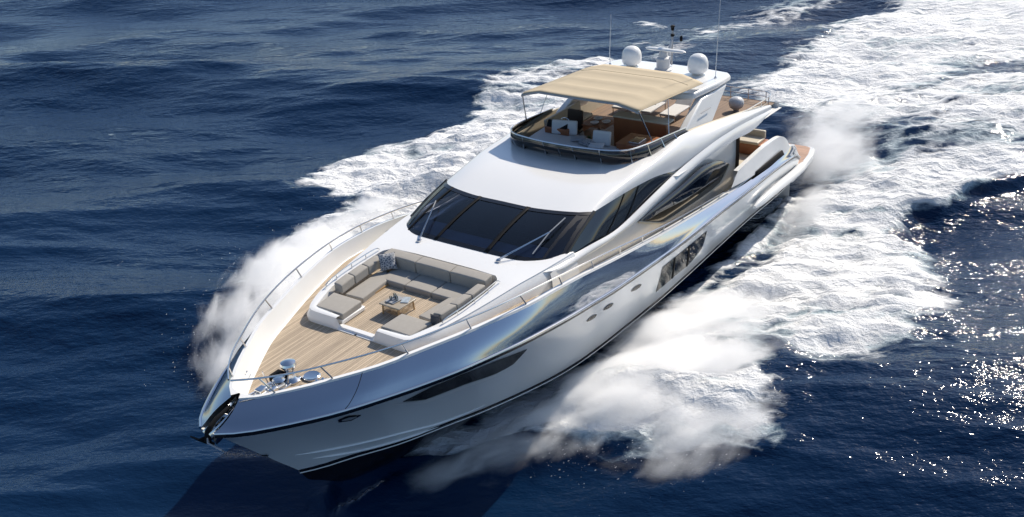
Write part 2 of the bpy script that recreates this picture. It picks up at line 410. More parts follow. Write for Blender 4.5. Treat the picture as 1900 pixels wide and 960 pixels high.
# raised quarter wings with vent
wt = [PY(1369, 318, 3.15), PY(1395, 294, 3.15), PY(1420, 272, 3.15), PY(1447, 254, 3.12), PY(1459, 258, 3.1), PY(1464, 268, 3.1)]
wb = [PY(1357, 349, 3.22), PY(1385, 334, 3.25), PY(1415, 314, 3.25), PY(1445, 292, 3.2), PY(1460, 282, 3.18), PY(1468, 280, 3.15)]
a = rs(wt, 20); b = rs(wb, 20)
for s in (1, -1):
    rws = []
    for t in np.linspace(0, 1, 5):
        r = a * t + b * (1 - t); rws.append(r)
    ti = a.copy(); ti[:, 1] -= .16; bi = ti.copy(); bi[:, 2] -= .55
    rws += [ti, bi]
    v, f = grid([[(p[0], s * p[1], p[2]) for p in r] for r in rws]); obj('quarter_wing', v, f, WHITE, Y, auto=60)
    va = rs([PY(1403, 319, 3.27), PY(1425, 301, 3.27), PY(1452, 279, 3.24)], 10, False); vb = rs([PY(1401, 326, 3.27), PY(1430, 308, 3.27), PY(1455, 287, 3.24)], 10, False)
    va[:, 1] -= .02; vb[:, 1] += .0
    v, f = grid([[(p[0], s * p[1], p[2]) for p in r] for r in (va, vb)]); obj('engine_vent', v, f, BLACKM, Y, solid=.03)

# ---------------------------------------------------------------- coachroof and foredeck lounge well
TZ = lambda x: float(np.interp(x, [17, 18.6, 20.4, 21.97], [4.52, 4.50, 4.42, 4.38]))
edge = [(21.99, 0), (21.99, .8), (21.99, 1.35), (21.93, 1.62), (21.6, 1.82), (21.17, 1.98), (20.68, 2.10), (20.2, 2.2), (19.5, 2.33), (18.6, 2.48), (17.8, 2.62), (17.0, 2.74), (16.4, 2.80)]
edge = [(x, y, TZ(x)) for x, y in edge]
E1 = rs(edge, 90)
base = E1.copy()
for i in range(90):
    x, y, z = E1[i]; k = np.interp(x, [17, 19, 21.5, 22.2], [.16, .12, .08, 0]); base[i] = (x + (.07 if x > 21.9 else .02), y + k, deckz(x) + .0)
for i in range(90):
    q = float(np.clip((E1[i][1] - .56) / .06, 0, 1)); E1[i][2] = E1[i][2] * q + (4.17) * (1 - q)
midr = .5 * (E1 + base); midr[:, 1] += .03; midr[:, 0] += np.where(midr[:, 0] > 21.8, .05, 0)
# well outline (opening in the coachroof): forward opening between the sun pads
well = [(21.86, .64), (21.80, 1.52), (21.3, 1.70), (20.9, 1.83), (20.2, 1.93), (19.3, 1.96), (18.75, 1.93), (18.5, 1.75), (18.45, .9), (18.45, 0)]
wel = [(x, y, TZ(x) + .01) for x, y in well]
# forward rim (between well and edge) as loft between matched curves
E_side = E1
We = rs(wel, 40, False)
# outer curve from the front to the windscreen corner, inner curve round the well to its rear centre
Eo = rs([tuple(p) for p in E1 if p[1] > .62], 40)
rws = []
for t in np.linspace(0, 1, 5):
    r = Eo * (1 - t) + We * t
    r[:, 2] = [TZ(p[0]) + .012 * math.sin(math.pi * t) for p in r]
    rws.append(r)
wsb = [(17.62, 0, 4.56), (17.60, .9, 4.55), (17.55, 1.6, 4.53), (17.40, 2.1, 4.50), (17.15, 2.45, 4.47), (16.8, 2.68, 4.40)]
back_in = We[[i for i in range(40) if We[i][0] < 18.76 and We[i][1] < 1.94]]
loft('coachroof', [[tuple(p) for p in base], [tuple(p) for p in midr], [tuple(p) for p in E1 - np.array([0, 0, .03])], [tuple(p) for p in (E1 * [1, .985, 1])]], WHITE, Y, auto=70)
loft('coachroof_rim', rws, WHITE, Y)
# front lip across the opening (low step)
box('well_step', (21.93, 0, 4.12), (.16, 1.26, .10), WHITE, Y, .02)
# strip between the well's after edge and the windscreen foot
wa = rs([(18.45, 0, TZ(18.45)), (18.45, .9, TZ(18.45)), (18.5, 1.75, TZ(18.5)), (18.2, 2.1, 4.5), (17.6, 2.5, 4.49), (17.0, 2.74, 4.46)], 20)
wb_ = rs(wsb, 20)
loft('windscreen_foot', [wa, .5 * (wa + wb_) + [0, 0, .01], wb_ - [.08, 0, 0]], WHITE, Y)
# well inside walls
Wd = We.copy(); Wd[:, 2] = 4.08
Wd[:, 1] *= .98
loft('well_wall', [We[2:], Wd[2:]], WHITE2, Y)
# well floor
loft('well_floor', [[(x, y, 4.105) for x in np.linspace(18.5, 21.9, 10)] for y in (-1.9, -.9, 0, .9, 1.9)][:], TEAK, Y, both=False, uv=True)

# ---------------------------------------------------------------- windscreen and superstructure
wst = [(15.62, 0, 5.12), (15.60, .9, 5.11), (15.53, 1.5, 5.12), (15.40, 2.0, 5.12), (15.17, 2.37, 5.08), (14.92, 2.56, 5.04)]
B = rs(wsb, 26); T = rs(wst, 26)
rws = []
for t in np.linspace(0, 1, 6):
    r = B * (1 - t) + T * t; r[:, 2] += .05 * math.sin(math.pi * t); r[:, 0] += .04 * math.sin(math.pi * t); rws.append(r)
wsg = loft('windscreen', rws, WSGLASS, Y)
def ws_pt(y, t):
    b = [np.interp(y, B[:, 1], B[:, k]) for k in (0, 1, 2)]; q = [np.interp(y, T[:, 1], T[:, k]) for k in (0, 1, 2)]
    return (b[0] * (1 - t) + q[0] * t + .04 * math.sin(math.pi * t) + .01, b[1] * (1 - t) + q[1] * t, b[2] * (1 - t) + q[2] * t + .05 * math.sin(math.pi * t) + .012)
def bar_on_ws(y0, y1, w, name='mullion'):
    rws = []
    for t in np.linspace(0, 1, 12):
        y = y0 * (1 - t) + y1 * t
        sg = 1 if y >= 0 else -1
        rws.append([(lambda p: (p[0], (y + d) if True else 0, p[2]))(ws_pt(abs(y + d), t)) for d in (-w / 2, w / 2)])
    v, f = grid(rws); return obj(name, v, f, BLACKM, wsg, solid=.02)
bar_on_ws(-.97, -.80, .10); bar_on_ws(.76, .86, .12); bar_on_ws(-2.12, -1.92, .06)
# black frit border of the screen
for s in (1, -1):
    for t0, t1, nm in ((0.0, .07, 'screen_border'), (.93, 1.0, 'screen_border')):
        rws = [[(lambda p: (p[0], s * p[1], p[2]))(ws_pt(y, t)) for y in np.linspace(0, 2.6, 24)] for t in (t0, t1)]
        v, f = grid(rws); obj(nm, v, f, BLACK, wsg)
    rws = [[(lambda p: (p[0], s * p[1], p[2]))(ws_pt(y, t)) for t in np.linspace(0, 1, 10)] for y in (2.28, 2.66)]
    v, f = grid(rws); obj('screen_border', v, f, BLACK, wsg)
# side windows
sb = [tuple(B[-1]), PY(1055, 473, 2.80), PY(1096, 449, 2.82), PY(1134, 431, 2.84), PY(1161, 409, 2.85), PY(1257, 316, 2.82)]
sb = [sb[0]] + sb[2:]
st = [tuple(T[-1]), PY(1150, 364, 2.66), PY(1185, 344, 2.74), PY(1220, 327, 2.79), PY(1257, 316, 2.81)]
SB = rs(sb, 26, False); ST = rs(st, 26)
sw = loft('side_window', [SB * (1 - t) + ST * t + np.array([0, .03 * math.sin(math.pi * t), 0]) for t in np.linspace(0, 1, 4)], GLASSD, Y, separate=True)
for i in (8, 12):
    for o_, s in zip(sw, (1, -1)):
        tube('window_divider', [(p[0], s * (p[1] + .02), p[2]) for p in (SB[i], .5 * (SB[i] + ST[i]) + np.array([0, .03, 0]), ST[i])], .012, BLACKM, o_, 5)
# A-pillar
for s in (1, -1):
    tube('screen_pillar', [(p[0], s * (p[1] + .0), p[2]) for p in (B[-1], .5 * (B[-1] + T[-1]) + [.03, 0, .045], T[-1])], .05, BLACK, Y, 8)
# inside: dashboard shelf and dark cabin floor/back
box('dashboard', (16.95, 0, 4.45), (.95, 4.3, .10), WHITE2, Y, .05)
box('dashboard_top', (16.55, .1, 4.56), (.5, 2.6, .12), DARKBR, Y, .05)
box('instrument_hood', (16.2, 1.1, 4.66), (.5, 1.1, .18), BLACKM, Y, .06)
box('helm_seat', (15.0, 1.1, 4.5), (.5, .6, .9), CUSHD, Y, .1)
box('helm_seat', (15.0, .3, 4.5), (.5, .6, .9), CUSHD, Y, .1)
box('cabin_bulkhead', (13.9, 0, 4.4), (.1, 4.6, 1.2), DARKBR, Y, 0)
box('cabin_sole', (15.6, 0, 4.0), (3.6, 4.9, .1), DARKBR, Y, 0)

# roof/brow + topsides of the flybridge
flyb = [(12.50, 0, 5.31), (12.48, .65, 5.32), (12.44, 1.17, 5.33), (12.37, 1.69, 5.35), (12.1, 2.1, 5.37)]
tail_lo = [PY(1319, 268, 2.98), PY(1370, 235, 3.06), PY(1431, 203, 3.08)]
tail_hi = [PY(1192, 295, 2.32), PY(1219, 283, 2.45), PY(1268, 249, 2.52), PY(1320, 228, 2.60), PY(1370, 211, 2.72), PY(1416, 197, 2.82)]
LOf = rs(wst, 24); HIf = rs(flyb, 24)
LOs = smooth1(rs([tuple(LOf[-1])] + st[1:] + tail_lo, 50, False), 2); HIs = rs([tuple(HIf[-1])] + tail_hi, 50)
def bulge(lo_, hi_, n, outz, outy):
    rr = []
    for t in np.linspace(0, 1, n):
        r = lo_ * (1 - t) + hi_ * t; w = math.sin(math.pi * t) ** .8
        r = r + np.array([0, outy * w, outz * w]); rr.append(r)
    return rr
LO = np.vstack([LOf, LOs[1:]]); HI = np.vstack([HIf, HIs[1:]])
nn = len(LO); rr = []
for t in np.linspace(0, 1, 11):
    r = LO * (1 - t) + HI * t; w = math.sin(math.pi * t)
    k = np.clip((np.arange(nn) - 14) / 12, 0, 1)
    r[:, 2] += w * (.10 * (1 - k) + .10 * k); r[:, 1] += w * (.12 * k); r[:, 0] += w * .05 * (1 - k)
    rr.append(r)
roof = loft('wheelhouse_roof', rr, WHITE, Y)
# sweeping spar below the side windows
spu = rs([(17.85, 2.50, 4.505), (17.15, 2.66, 4.46), PY(1100, 452, 2.86), PY(1134, 433, 2.88), PY(1161, 411, 2.88), PY(1210, 363, 2.88), PY(1257, 318, 2.86), PY(1319, 268, 2.98), PY(1370, 235, 3.06), PY(1431, 203, 3.08)], 60)
spl = rs([(17.86, 2.54, 4.49), (17.2, 2.84, 4.36), PY(1110, 462, 2.92), PY(1150, 434, 2.94), PY(1178, 412, 2.95), PY(1225, 367, 2.98), PY(1287, 313, 3.02), PY(1319, 288, 3.08), PY(1360, 262, 3.12), PY(1398, 241, 3.16), PY(1431, 207, 3.12)], 60)
rr = []
for t in np.linspace(0, 1, 5):
    r = spl * (1 - t) + spu * t; r[:, 1] += .05 * math.sin(math.pi * t); rr.append(r)
under = spl.copy(); under[:, 1] -= .5; under[:, 2] -= .02
loft('swept_fairing', [under] + rr, WHITE, Y)
# cabin side below (recessed) with saloon window
csx = np.linspace(4.8, 17.6, 40)
cb = np.stack([csx, np.interp(csx, [4.8, 8, 13, 17.2], [2.45, 2.5, 2.72, 2.86]), deckz(csx)], 1)
ct = np.stack([csx, np.interp(csx, [4.8, 8, 13, 17.2], [2.45, 2.5, 2.70, 2.80]), np.interp(csx, [4.8, 8.3, 9.5, 13.2, 15, 17.2], [4.15, 4.42, 4.35, 4.05, 4.2, 4.42])], 1)
loft('cabin_side', [cb, .5 * (cb + ct) + [0, .02, 0], ct], WHITE, Y)
# saloon window outline
sal_t = [(1179, 410.5), (1210, 384), (1257, 346), (1295, 311), (1315, 300), (1335, 298), (1348, 303)]
sal_b = [(1180, 411.5), (1225, 413), (1240, 404), (1285, 375), (1315, 354), (1333, 338), (1349, 305)]
A_ = rs([PY(u, v, 2.62) for u, v in sal_t], 24, False); B_ = rs([PY(u, v, 2.66) for u, v in sal_b], 24, False)
for s in (1, -1):
    v, f = grid([[(p[0], s * (p[1] + .08), p[2]) for p in (A_ * (1 - t) + B_ * t)] for t in np.linspace(0, 1, 4)])
    o = obj('saloon_window', v, f, GLASSD, Y, solid=.02)
    v, f = tubegeo([(p[0], s * (p[1] + .09), p[2]) for p in B_], .03, 6); obj('window_frame', v, f, CREAM, o)
# buttress at the after end of the saloon
bt = [PY(1347, 302, 2.7), PY(1362, 318, 2.75), PY(1358, 345, 2.8)]
# after bulkhead of the saloon + cockpit
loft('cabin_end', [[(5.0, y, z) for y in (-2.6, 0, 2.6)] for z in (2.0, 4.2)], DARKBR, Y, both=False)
# flybridge deck (floor) and underside
fdz = lambda x: np.interp(x, [1.8, 5, 9, 13], [4.30, 4.45, 4.68, 4.86])
fo = [(2.4, 2.7), (2.3, 2.0), (2.3, 0)]
fx = np.linspace(2.2, 12.4, 24)
fy = np.interp(fx, [2.2, 4, 8, 11.6, 12.1, 12.4], [2.75, 2.8, 2.6, 2.25, 1.9, 1.2])
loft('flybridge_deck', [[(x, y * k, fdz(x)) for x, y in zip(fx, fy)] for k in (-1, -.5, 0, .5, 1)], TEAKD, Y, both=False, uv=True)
loft('flybridge_underside', [[(x, (3.0 if x < 11 else 2.5) * k, fdz(x) - .16) for x in fx] for k in (-1, -.5, 0, .5, 1)], WHITE2, Y, both=False)
loft('flybridge_stern', [[(2.25, y, fdz(2.2) + dz) for y in (-2.9, -1.5, 0, 1.5, 2.9)] for dz in (-.18, .02)], WHITE, Y, both=False)
# inner lining of the coaming
HIc = np.vstack([HIf, HIs[1:]])
inn = HIc.copy(); inn[:, 1] = np.maximum(inn[:, 1] - .08, 0); inn[:, 0] -= .06
inb = inn.copy(); inb[:, 2] = fdz(inb[:, 0]); inb[:, 1] = np.maximum(inb[:, 1] - .03, 0)
loft('coaming_lining', [HIc, inn, inb], CREAM, Y)

# wind deflector and rail round the flybridge front
rp = [(1076, 280), (1104, 284), (1132, 286.5), (1157, 284), (1180, 278), (1201, 271), (1232, 253), (1267, 246)]
FR = [(12.72, 0, 5.86), (12.70, .6, 5.86), (12.6, 1.2, 5.85), (12.42, 1.75, 5.83), (12.05, 2.12, 5.80), (11.3, 2.30, 5.74), (10.4, 2.36, 5.66), (9.6, 2.40, 5.58), (9.0, 2.44, 5.52)]
nfl = 64
FRr = rs(FR, nfl)
fbb = [tuple(p) for p in HIf] + [tuple(p) for p in HIs[1:] if p[0] > 8.95]
FBr = rs(fbb, nfl)
df = loft('wind_deflector', [FBr + [0, 0, .005], .5 * (FBr + FRr) + [.02, .01, 0], FRr], DEFL, Y, solid=.012)
allr = [(p[0], -p[1], p[2]) for p in FRr[::-1]] + [tuple(p) for p in FRr[1:]]
fr = tube('deflector_rail', allr, .022, STEEL, Y)
for s in (1, -1):
    for i in (6, 16, 27, 36, 45, 54):
        tube('rail_post', [(FBr[i][0] + .02, s * (FBr[i][1] + .02), FBr[i][2]), (FRr[i][0], s * FRr[i][1], FRr[i][2])], .014, STEEL, fr, 6)

# ---------------------------------------------------------------- arch, hardtop
def arch_leg(s):
    bf, br_, tr_, tf = PY(1269, 249, 2.42), PY(1321, 230, 2.52), PY(1350, 155, 2.30), PY(1303, 184, 2.28)
    o_ = [bf, br_, tr_, tf]; V = [(p[0], s * p[1], p[2]) for p in o_] + [(p[0] - .0, s * (p[1] - .26), p[2]) for p in o_]
    F = [(0, 1, 2, 3), (7, 6, 5, 4), (0, 4, 5, 1), (1, 5, 6, 2), (2, 6, 7, 3), (3, 7, 4, 0)]
    l_ = obj('arch_leg', V, F, WHITE, Y, bevel=.05, auto=50)
    a_, b_ = PY(1302, 211, 2.45), PY(1319, 200, 2.45)
    tube('leg_badge_bar', [(a_[0], s * 2.43, a_[2]), (b_[0], s * 2.44, b_[2])], .014, GREY, l_, 6)
arch_leg(1); arch_leg(-1)
ht = [(8.3, 0), (8.25, 1.6), (7.9, 2.2), (6.4, 2.32), (5.3, 2.30), (5.0, 2.1), (4.85, 1.2), (4.8, 0)]
htz = lambda x: 6.16 + (x - 5) * .045
outl = [(x, y, htz(x)) for x, y in ht] + [(x, -y, htz(x)) for x, y in ht[-2:0:-1]]
prism('hardtop', outl, .22, WHITE, Y, bevel=.07)
for s in (1, -1):
    lathe('radome', (5.68, s * 1.27, 6.22), [(.20, 0), (.22, .04), (.30, .06), (.345, .13), (.352, .26), (.345, .40), (.31, .51), (.25, .59), (.16, .65), (.06, .675), (.005, .68)], WHITE, Y, 32)
rd = empty('radar', (0, 0, 0), Y)
lathe('pedestal', (5.75, 0, 6.2), [(.30, 0), (.30, .05), (.24, .08), (.23, .36), (.26, .38), (.26, .44), (.16, .48), (.15, .62), (.10, .68)], GREYL, rd, 24)
sc_ = []
for i, t in enumerate(np.linspace(-1, 1, 15)):
    w = math.sqrt(max(0, 1 - t ** 6)); 
    sc_.append([(5.75 + .12 * w * math.cos(q), t * .78 + .08, 6.92 + .055 * w * math.sin(q)) for q in np.linspace(0, 2 * math.pi, 13)])
v, f = grid(sc_); obj('scanner_bar', v, f, WHITE, rd)
ms = empty('signal_mast', (0, 0, 0), Y)
tube('mast_pole', [(5.1, 0, 6.2), (5.05, 0, 7.45)], .03, GREY, ms)
tube('mast_brace', [(5.45, 0, 6.2), (5.3, 0, 6.8), (5.08, 0, 7.1)], [.09, .07, .03], GREYL, ms)
lathe('navigation_light', (5.05, 0, 7.42), [(.05, 0), (.06, .02), (.06, .1), (.08, .12), (.08, .16), (.03, .18)], BLACKM, ms, 12)
lathe('navigation_light', (5.05, 0, 7.2), [(.04, 0), (.07, .02), (.07, .08), (.04, .1)], BLACKM, ms, 12)
tube('mast_arm', [(5.05, 0, 7.0), (5.05, .28, 7.0), (5.05, .32, 7.08)], .012, GREY, ms)
lathe('horn', (5.05, .33, 7.06), [(.02, 0), (.05, .02), (.05, .16), (.02, .2)], BLACKM, ms, 12)
for s in (1, -1):
    an = tube('whip_antenna', [(5.9, s * 2.02, 6.2), (5.9, s * 2.03, 6.6), (5.7, s * 2.06, 9.5 if s > 0 else 7.95)], [.016, .014, .005], WHITE, Y, 6)
    lathe('antenna_foot', (5.9, s * 2.02, 6.2), [(.05, 0), (.05, .03), (.02, .06)], STEEL, an, 10)

# ---------------------------------------------------------------- bimini
bm_ = empty('bimini', (0, 0, 0), Y)
rr = []
for i, t in enumerate(np.linspace(0, 1, 25)):
    x = 11.42 * (1 - t) + 7.25 * t; w = 2.08 * (1 - t) + 2.19 * t; z = 6.78 * (1 - t) + 6.43 * t
    sag = -.06 * abs(math.sin(math.pi * 4 * t)) ** .7
    drop = 0
    row = []
    for j, q in enumerate(np.linspace(-1, 1, 25)):
        zz = z + .20 * min(1, (1 - abs(q)) / .34) ** .85 + .03 * (1 - q * q) + sag * (1 - q ** 4)
        if t < .03: zz -= .05
        row.append((x + .14 * (1 - q * q) * (1 - t), w * q, zz))
    rr.append(row)
v, f = grid(rr); obj('canopy', v, f, CANVAS, bm_, solid=.02)
for k in (20,):
    tube('canopy_seam', [(p[0], p[1], p[2] + .008) for p in rr[k][1:-1]], .011, SEAM if k == 20 else CANVAS, bm_, 5)
tube('canopy_bow', [(p[0], p[1], p[2] - .03) for p in rr[0]], .03, GREY, bm_)
for k in (6, 12, 18): tube('canopy_bow', [(p[0], p[1], p[2] - .03) for p in rr[k]], .018, STEEL, bm_)
for s in (1, -1):
    tube('canopy_pole', [(11.40, s * 2.07, 6.76), (10.95, s * 2.28, 5.70)], .022, STEEL, bm_)
    tube('canopy_strut', [(9.6, s * 2.12, 6.62), (10.0, s * 2.36, 5.62)], .012, STEEL, bm_)
    tube('canopy_edge', [rr[i][-1 if s > 0 else 0] for i in range(25)], .016, CANVAS, bm_)

# ---------------------------------------------------------------- guard rails
def guard(s):
    g = empty('guard_rail', (0, 0, 0), Y)
    top = [(25.89, .03, 5.02), (25.55, .42, 5.0), (25.0, .90, 4.97), (24.2, 1.42, 4.94), (23.31, 1.93, 4.92), (22.5, 2.30, 4.90), (21.59, 2.62, 4.88), (20.63, 2.90, 4.84), (19.55, 3.14, 4.79), (18.25, 3.32, 4.70), (16.83, 3.42, 4.53), (15.37, 3.45, 4.30), (13.5, 3.40, 3.92), (11.5, 3.34, 3.55), (9.5, 3.29, 3.24), (8.0, 3.26, 3.02), (7.3, 3.24, 2.85)]
    tr_ = rs(top, 90)
    tube('top_rail', [(p[0], s * p[1], p[2]) for p in tr_], .021, STEEL, g)
    for xb, xt in ((25.3, 25.5), (24.25, 24.45), (22.62, 22.8), (21.0, 21.15), (19.35, 19.5), (17.95, 18.05), (16.5, 16.6), (15.0, 15.1), (13.6, 13.7), (12.2, 12.25), (10.8, 10.85), (9.4, 9.45), (8.0, 8.05)):
        b_ = [np.interp(xb, capI[:, 0], capI[:, k]) for k in (1, 2)]; t_ = [np.interp(xt, tr_[::-1, 0], tr_[::-1, k]) for k in (1, 2)]
        tube('stanchion', [(xb, s * (b_[0] + .05), b_[1]), (xb + .02, s * (b_[0] + .05), b_[1] + .06), (xt, s * t_[0], t_[1])], [.03, .019, .017], STEEL, g, 8)
guard(1); guard(-1)

# ---------------------------------------------------------------- wipers
def wiper(foot, mid_, tip, a0, a1):
    w = empty('windscreen_wiper', (0, 0, 0), Y)
    lathe('wiper_foot', foot, [(.07, 0), (.07, .05), (.03, .09)], STEEL, w, 12)
    f0 = Vector(foot) + Vector((0, 0, .08)); t0 = Vector(mid_)
    d = Vector((.03, .05, 0))
    tube('wiper_arm', [tuple(f0), tuple(t0)], .015, STEEL, w, 6)
    tube('wiper_arm', [tuple(f0 + d), tuple(t0 + d * .3)], .010, STEEL, w, 6)
    tube('wiper_blade', [a0, mid_, a1], .018, GREY, w, 6)
q = ws_pt(1.62, .10)
wiper((17.85, 1.34, 4.53), (ws_pt(2.0, .55)[0] + .1, 2.1, ws_pt(2.0, .55)[2] + .08), None, (ws_pt(2.1, .12)[0] + .05, 2.02, ws_pt(2.1, .12)[2] + .04), (ws_pt(2.1, .85)[0] + .08, 2.15, ws_pt(2.1, .85)[2] + .06))
wiper((17.85, -1.34, 4.53), (ws_pt(1.55, .52)[0] + .12, -1.72, ws_pt(1.55, .52)[2] + .12), None, (ws_pt(1.5, .1)[0] + .06, -1.50, ws_pt(1.5, .1)[2] + .06), (ws_pt(1.9, .62)[0] + .1, -1.86, ws_pt(1.9, .62)[2] + .12))

# ---------------------------------------------------------------- anchor gear on the foredeck
dz0 = float(deckz(24.5)) + .04
wl = empty('windlass', (0, 0, 0), Y)
lathe('capstan', (24.30, .05, dz0), [(.22, 0), (.22, .04), (.15, .09), (.11, .18), (.11, .30), (.17, .38), (.19, .44), (.17, .49), (.07, .53), (.005, .535)], STEEL, wl, 28)
lathe('chain_gypsy', (24.62, .02, dz0), [(.17, 0), (.17, .08), (.11, .10), (.11, .16), (.15, .2), (.12, .24), (.01, .26)], STEEL, wl, 24)
box('windlass_bed', (24.85, .03, dz0 + .02), (1.5, .34, .07), STEEL, wl, .02, rz=-.03)
box('motor_housing', (24.5, -.16, dz0 + .14), (.34, .22, .24), BLACKM, wl, .05)
box('brake_block', (24.95, .16, dz0 + .12), (.26, .12, .18), STEEL, wl, .03)
lathe('hatch_dish', (23.95, .36, dz0 + .002), [(.21, 0), (.21, .03), (.18, .05), (.16, .045), (.05, .04), (.005, .04)], STEEL, wl, 28)
for y in (-.14, .16):
    tube('chain_guide', [(24.6, y, dz0 + .12), (25.2, y * .8, dz0 + .16), (25.75, y * .5, dz0 + .26)], .038, STEEL, wl)
ch = []
for i in range(26):
    x = 24.5 + i * .052; M = Matrix.Translation((x, .02, dz0 + .20)) @ Matrix.Rotation(math.pi / 2 * (i % 2), 4, 'X')
    pts = [M @ Vector((.060 * math.cos(a), .040 * math.sin(a), 0)) for a in np.linspace(0, 2 * math.pi, 9)]
    ch.append(tubegeo(pts, .014, 5))
v, f = join(*ch); obj('anchor_chain', v, f, STEEL, wl)
box('chain_stopper', (25.15, .02, dz0 + .18), (.24, .2, .22), STEEL, wl, .03)
tube('control_lever', [(24.75, -.2, dz0 + .1), (24.8, -.26, dz0 + .42)], .016, STEEL, wl, 6)
lathe('hawse_cover', (25.45, .10, dz0 + .02), [(.10, 0), (.10, .08), (.06, .12), (.01, .13)], STEEL, wl, 16)
lathe('foot_switch', (24.55, .42, dz0), [(.05, 0), (.05, .03), (.01, .05)], BLACKM, wl, 12)
lathe('foot_switch', (24.38, .44, dz0), [(.05, 0), (.05, .03), (.01, .05)], BLACKM, wl, 12)
for s in (1, -1):
    cl = empty('mooring_cleat', (0, 0, 0), Y)
    cx, cy = (24.75, .95) if s < 0 else (24.1, .78)
    box('cleat_plate', (cx, s * cy, dz0 + .01), (.34, .16, .03), STEEL, cl, .01, rz=-s * .5)
    for d in (-.07, .07):
        q = -s * .5
        lathe('cleat_post', (cx + d * math.cos(q), s * cy + d * math.sin(q), dz0 + .02), [(.035, 0), (.025, .05), (.03, .1), (.045, .12), (.03, .14)], STEEL, cl, 12)
    tube('cleat_horn', [(cx + d * math.cos(-s * .5), s * cy + d * math.sin(-s * .5), dz0 + .12) for d in (-.17, 0, .17)], [.018, .028, .018], STEEL, cl)
# bow roller slot with anchor
sl_ = empty('bow_roller', (0, 0, 0), Y)
for s in (1, -1):
    v, f = grid([[(25.75, s * .09, 4.50), (26.2, s * .10, 4.34), (26.75, s * .10, 4.20)], [(25.8, s * .09, 4.25), (26.2, s * .1, 3.95), (26.62, s * .1, 3.85)]])
    obj('roller_cheek', v, f, STEEL, sl_, solid=.02)
v, f = tubegeo([(26.5, -.1, 4.12), (26.5, .1, 4.12)], .07, 14); obj('roller_wheel', v, f, STEEL, sl_)
v, f = tubegeo([(26.15, -.1, 4.25), (26.15, .1, 4.25)], .05, 14); obj('roller_wheel', v, f, STEEL, sl_)
an = empty('anchor', (26.62, 0, 4.22)); an.scale = (.85, .85, .85); tag(an, 'dark steel anchor hanging under the point of the yacht bow', 'anchor')
def at_(pts): return [(p[0] - 26.7, p[1], p[2] - 4.0) for p in pts]
tube('shank', at_([(26.0, 0, 4.25), (26.5, 0, 4.15), (26.78, 0, 3.98), (26.86, 0, 3.72)]), [.05, .06, .08, .08], BLACKM, an)
for s in (1, -1):
    v = at_([(26.86, s * .03, 3.86), (26.98, s * .16, 3.80), (26.92, s * .58, 3.70), (26.78, s * .50, 3.52), (26.70, s * .16, 3.46), (26.78, s * .03, 3.58)])
    obj('fluke', v, [(0, 1, 2, 3, 4, 5)], GREY if s > 0 else BLACKM, an, solid=.04, smooth=False)
tube('crown_bar', at_([(26.84, -.2, 3.70), (26.84, .2, 3.70)]), .045, BLACKM, an)

# lounge grab rails
for s in (1, -1):
    g = empty('grab_rail', (0, 0, 0), Y)
    pts = rs([(21.0, s * 1.90, 4.44), (20.93, s * 1.93, 4.53), (20.2, s * 2.02, 4.58), (19.5, s * 2.04, 4.60), (18.9, s * 2.02, 4.61), (18.75, s * 2.02, 4.53)], 30)
    tube('rail_tube', pts, .016, STEEL, g)
    for i in (7, 15, 22):
        tube('rail_foot', [(pts[i][0], pts[i][1], TZ(pts[i][0])), tuple(pts[i])], .012, STEEL, g, 6)

# ================================================================== LOUNGE FURNITURE
FZ = 4.105
sf = empty('corner_sofa', (19.5, 0, FZ)); tag(sf, 'built-in U-shaped taupe sofa with separate cushions in the foredeck well', 'sofa')
def rel(o, pts): return [(p[0] - o.location[0], p[1] - o.location[1], p[2] - o.location[2]) for p in pts]
SZ = 4.25
def cu(par, name, pts, dz, m=CUSH, **k):
    k['puff'] = .012; k['bev'] = .032; return cushion(name, rel(par, pts), dz, m, par, **k)
# rear seats (3), side seats, backs
ys = [-1.30, -.42, .46, 1.30]
for a_, b_ in zip(ys[:-1], ys[1:]):
    cu(sf, 'seat_cushion', [(19.66, a_ + .01, SZ), (19.66, b_ - .01, SZ), (18.95, b_ - .01, SZ), (18.95, a_ + .01, SZ)], .17)
yb = [-1.72, -.58, .58, 1.72]
for a_, b_ in zip(yb[:-1], yb[1:]):
    k = .0
    cu(sf, 'back_cushion', [(18.98, a_ + .01, TZ(18.7) + .08), (18.98, b_ - .01, TZ(18.7) + .08), (18.62, b_ * .98, TZ(18.6) + .10), (18.62, a_ * .98, TZ(18.6) + .10)], .38, puff=.02)
for s in (1, -1):
    q = [(20.74, s * .92, SZ), (20.78, s * 1.50, SZ), (19.2, s * 1.62, SZ), (19.2, s * .92 + s * .34, SZ)]
    q = [(20.74, s * .92, SZ), (20.78, s * 1.50, SZ), (19.0, s * 1.58, SZ), (19.66, s * 1.02, SZ)]
    cu(sf, 'seat_cushion', q, .17)
    for (x0, x1) in ((20.86, 20.30), (20.28, 19.72), (19.70, 19.12)):
        yo = lambda x: float(np.interp(x, [19.1, 20, 21], [1.84, 1.84, 1.74]))
        cu(sf, 'back_cushion', [(x0, s * (yo(x0) - .26), 4.53), (x0, s * yo(x0), 4.56), (x1, s * yo(x1), 4.57), (x1, s * (yo(x1) - .26), 4.55)], .26, puff=.03)
v, f = join(boxgeo((19.32, 0, 4.12), (.60, 3.2, .06)), boxgeo((20.0, 1.3, 4.12), (1.4, .66, .05)), boxgeo((20.0, -1.3, 4.12), (1.4, .66, .05)))
obj('sofa_base', rel(sf, v), f, WOODL, sf, smooth=False)
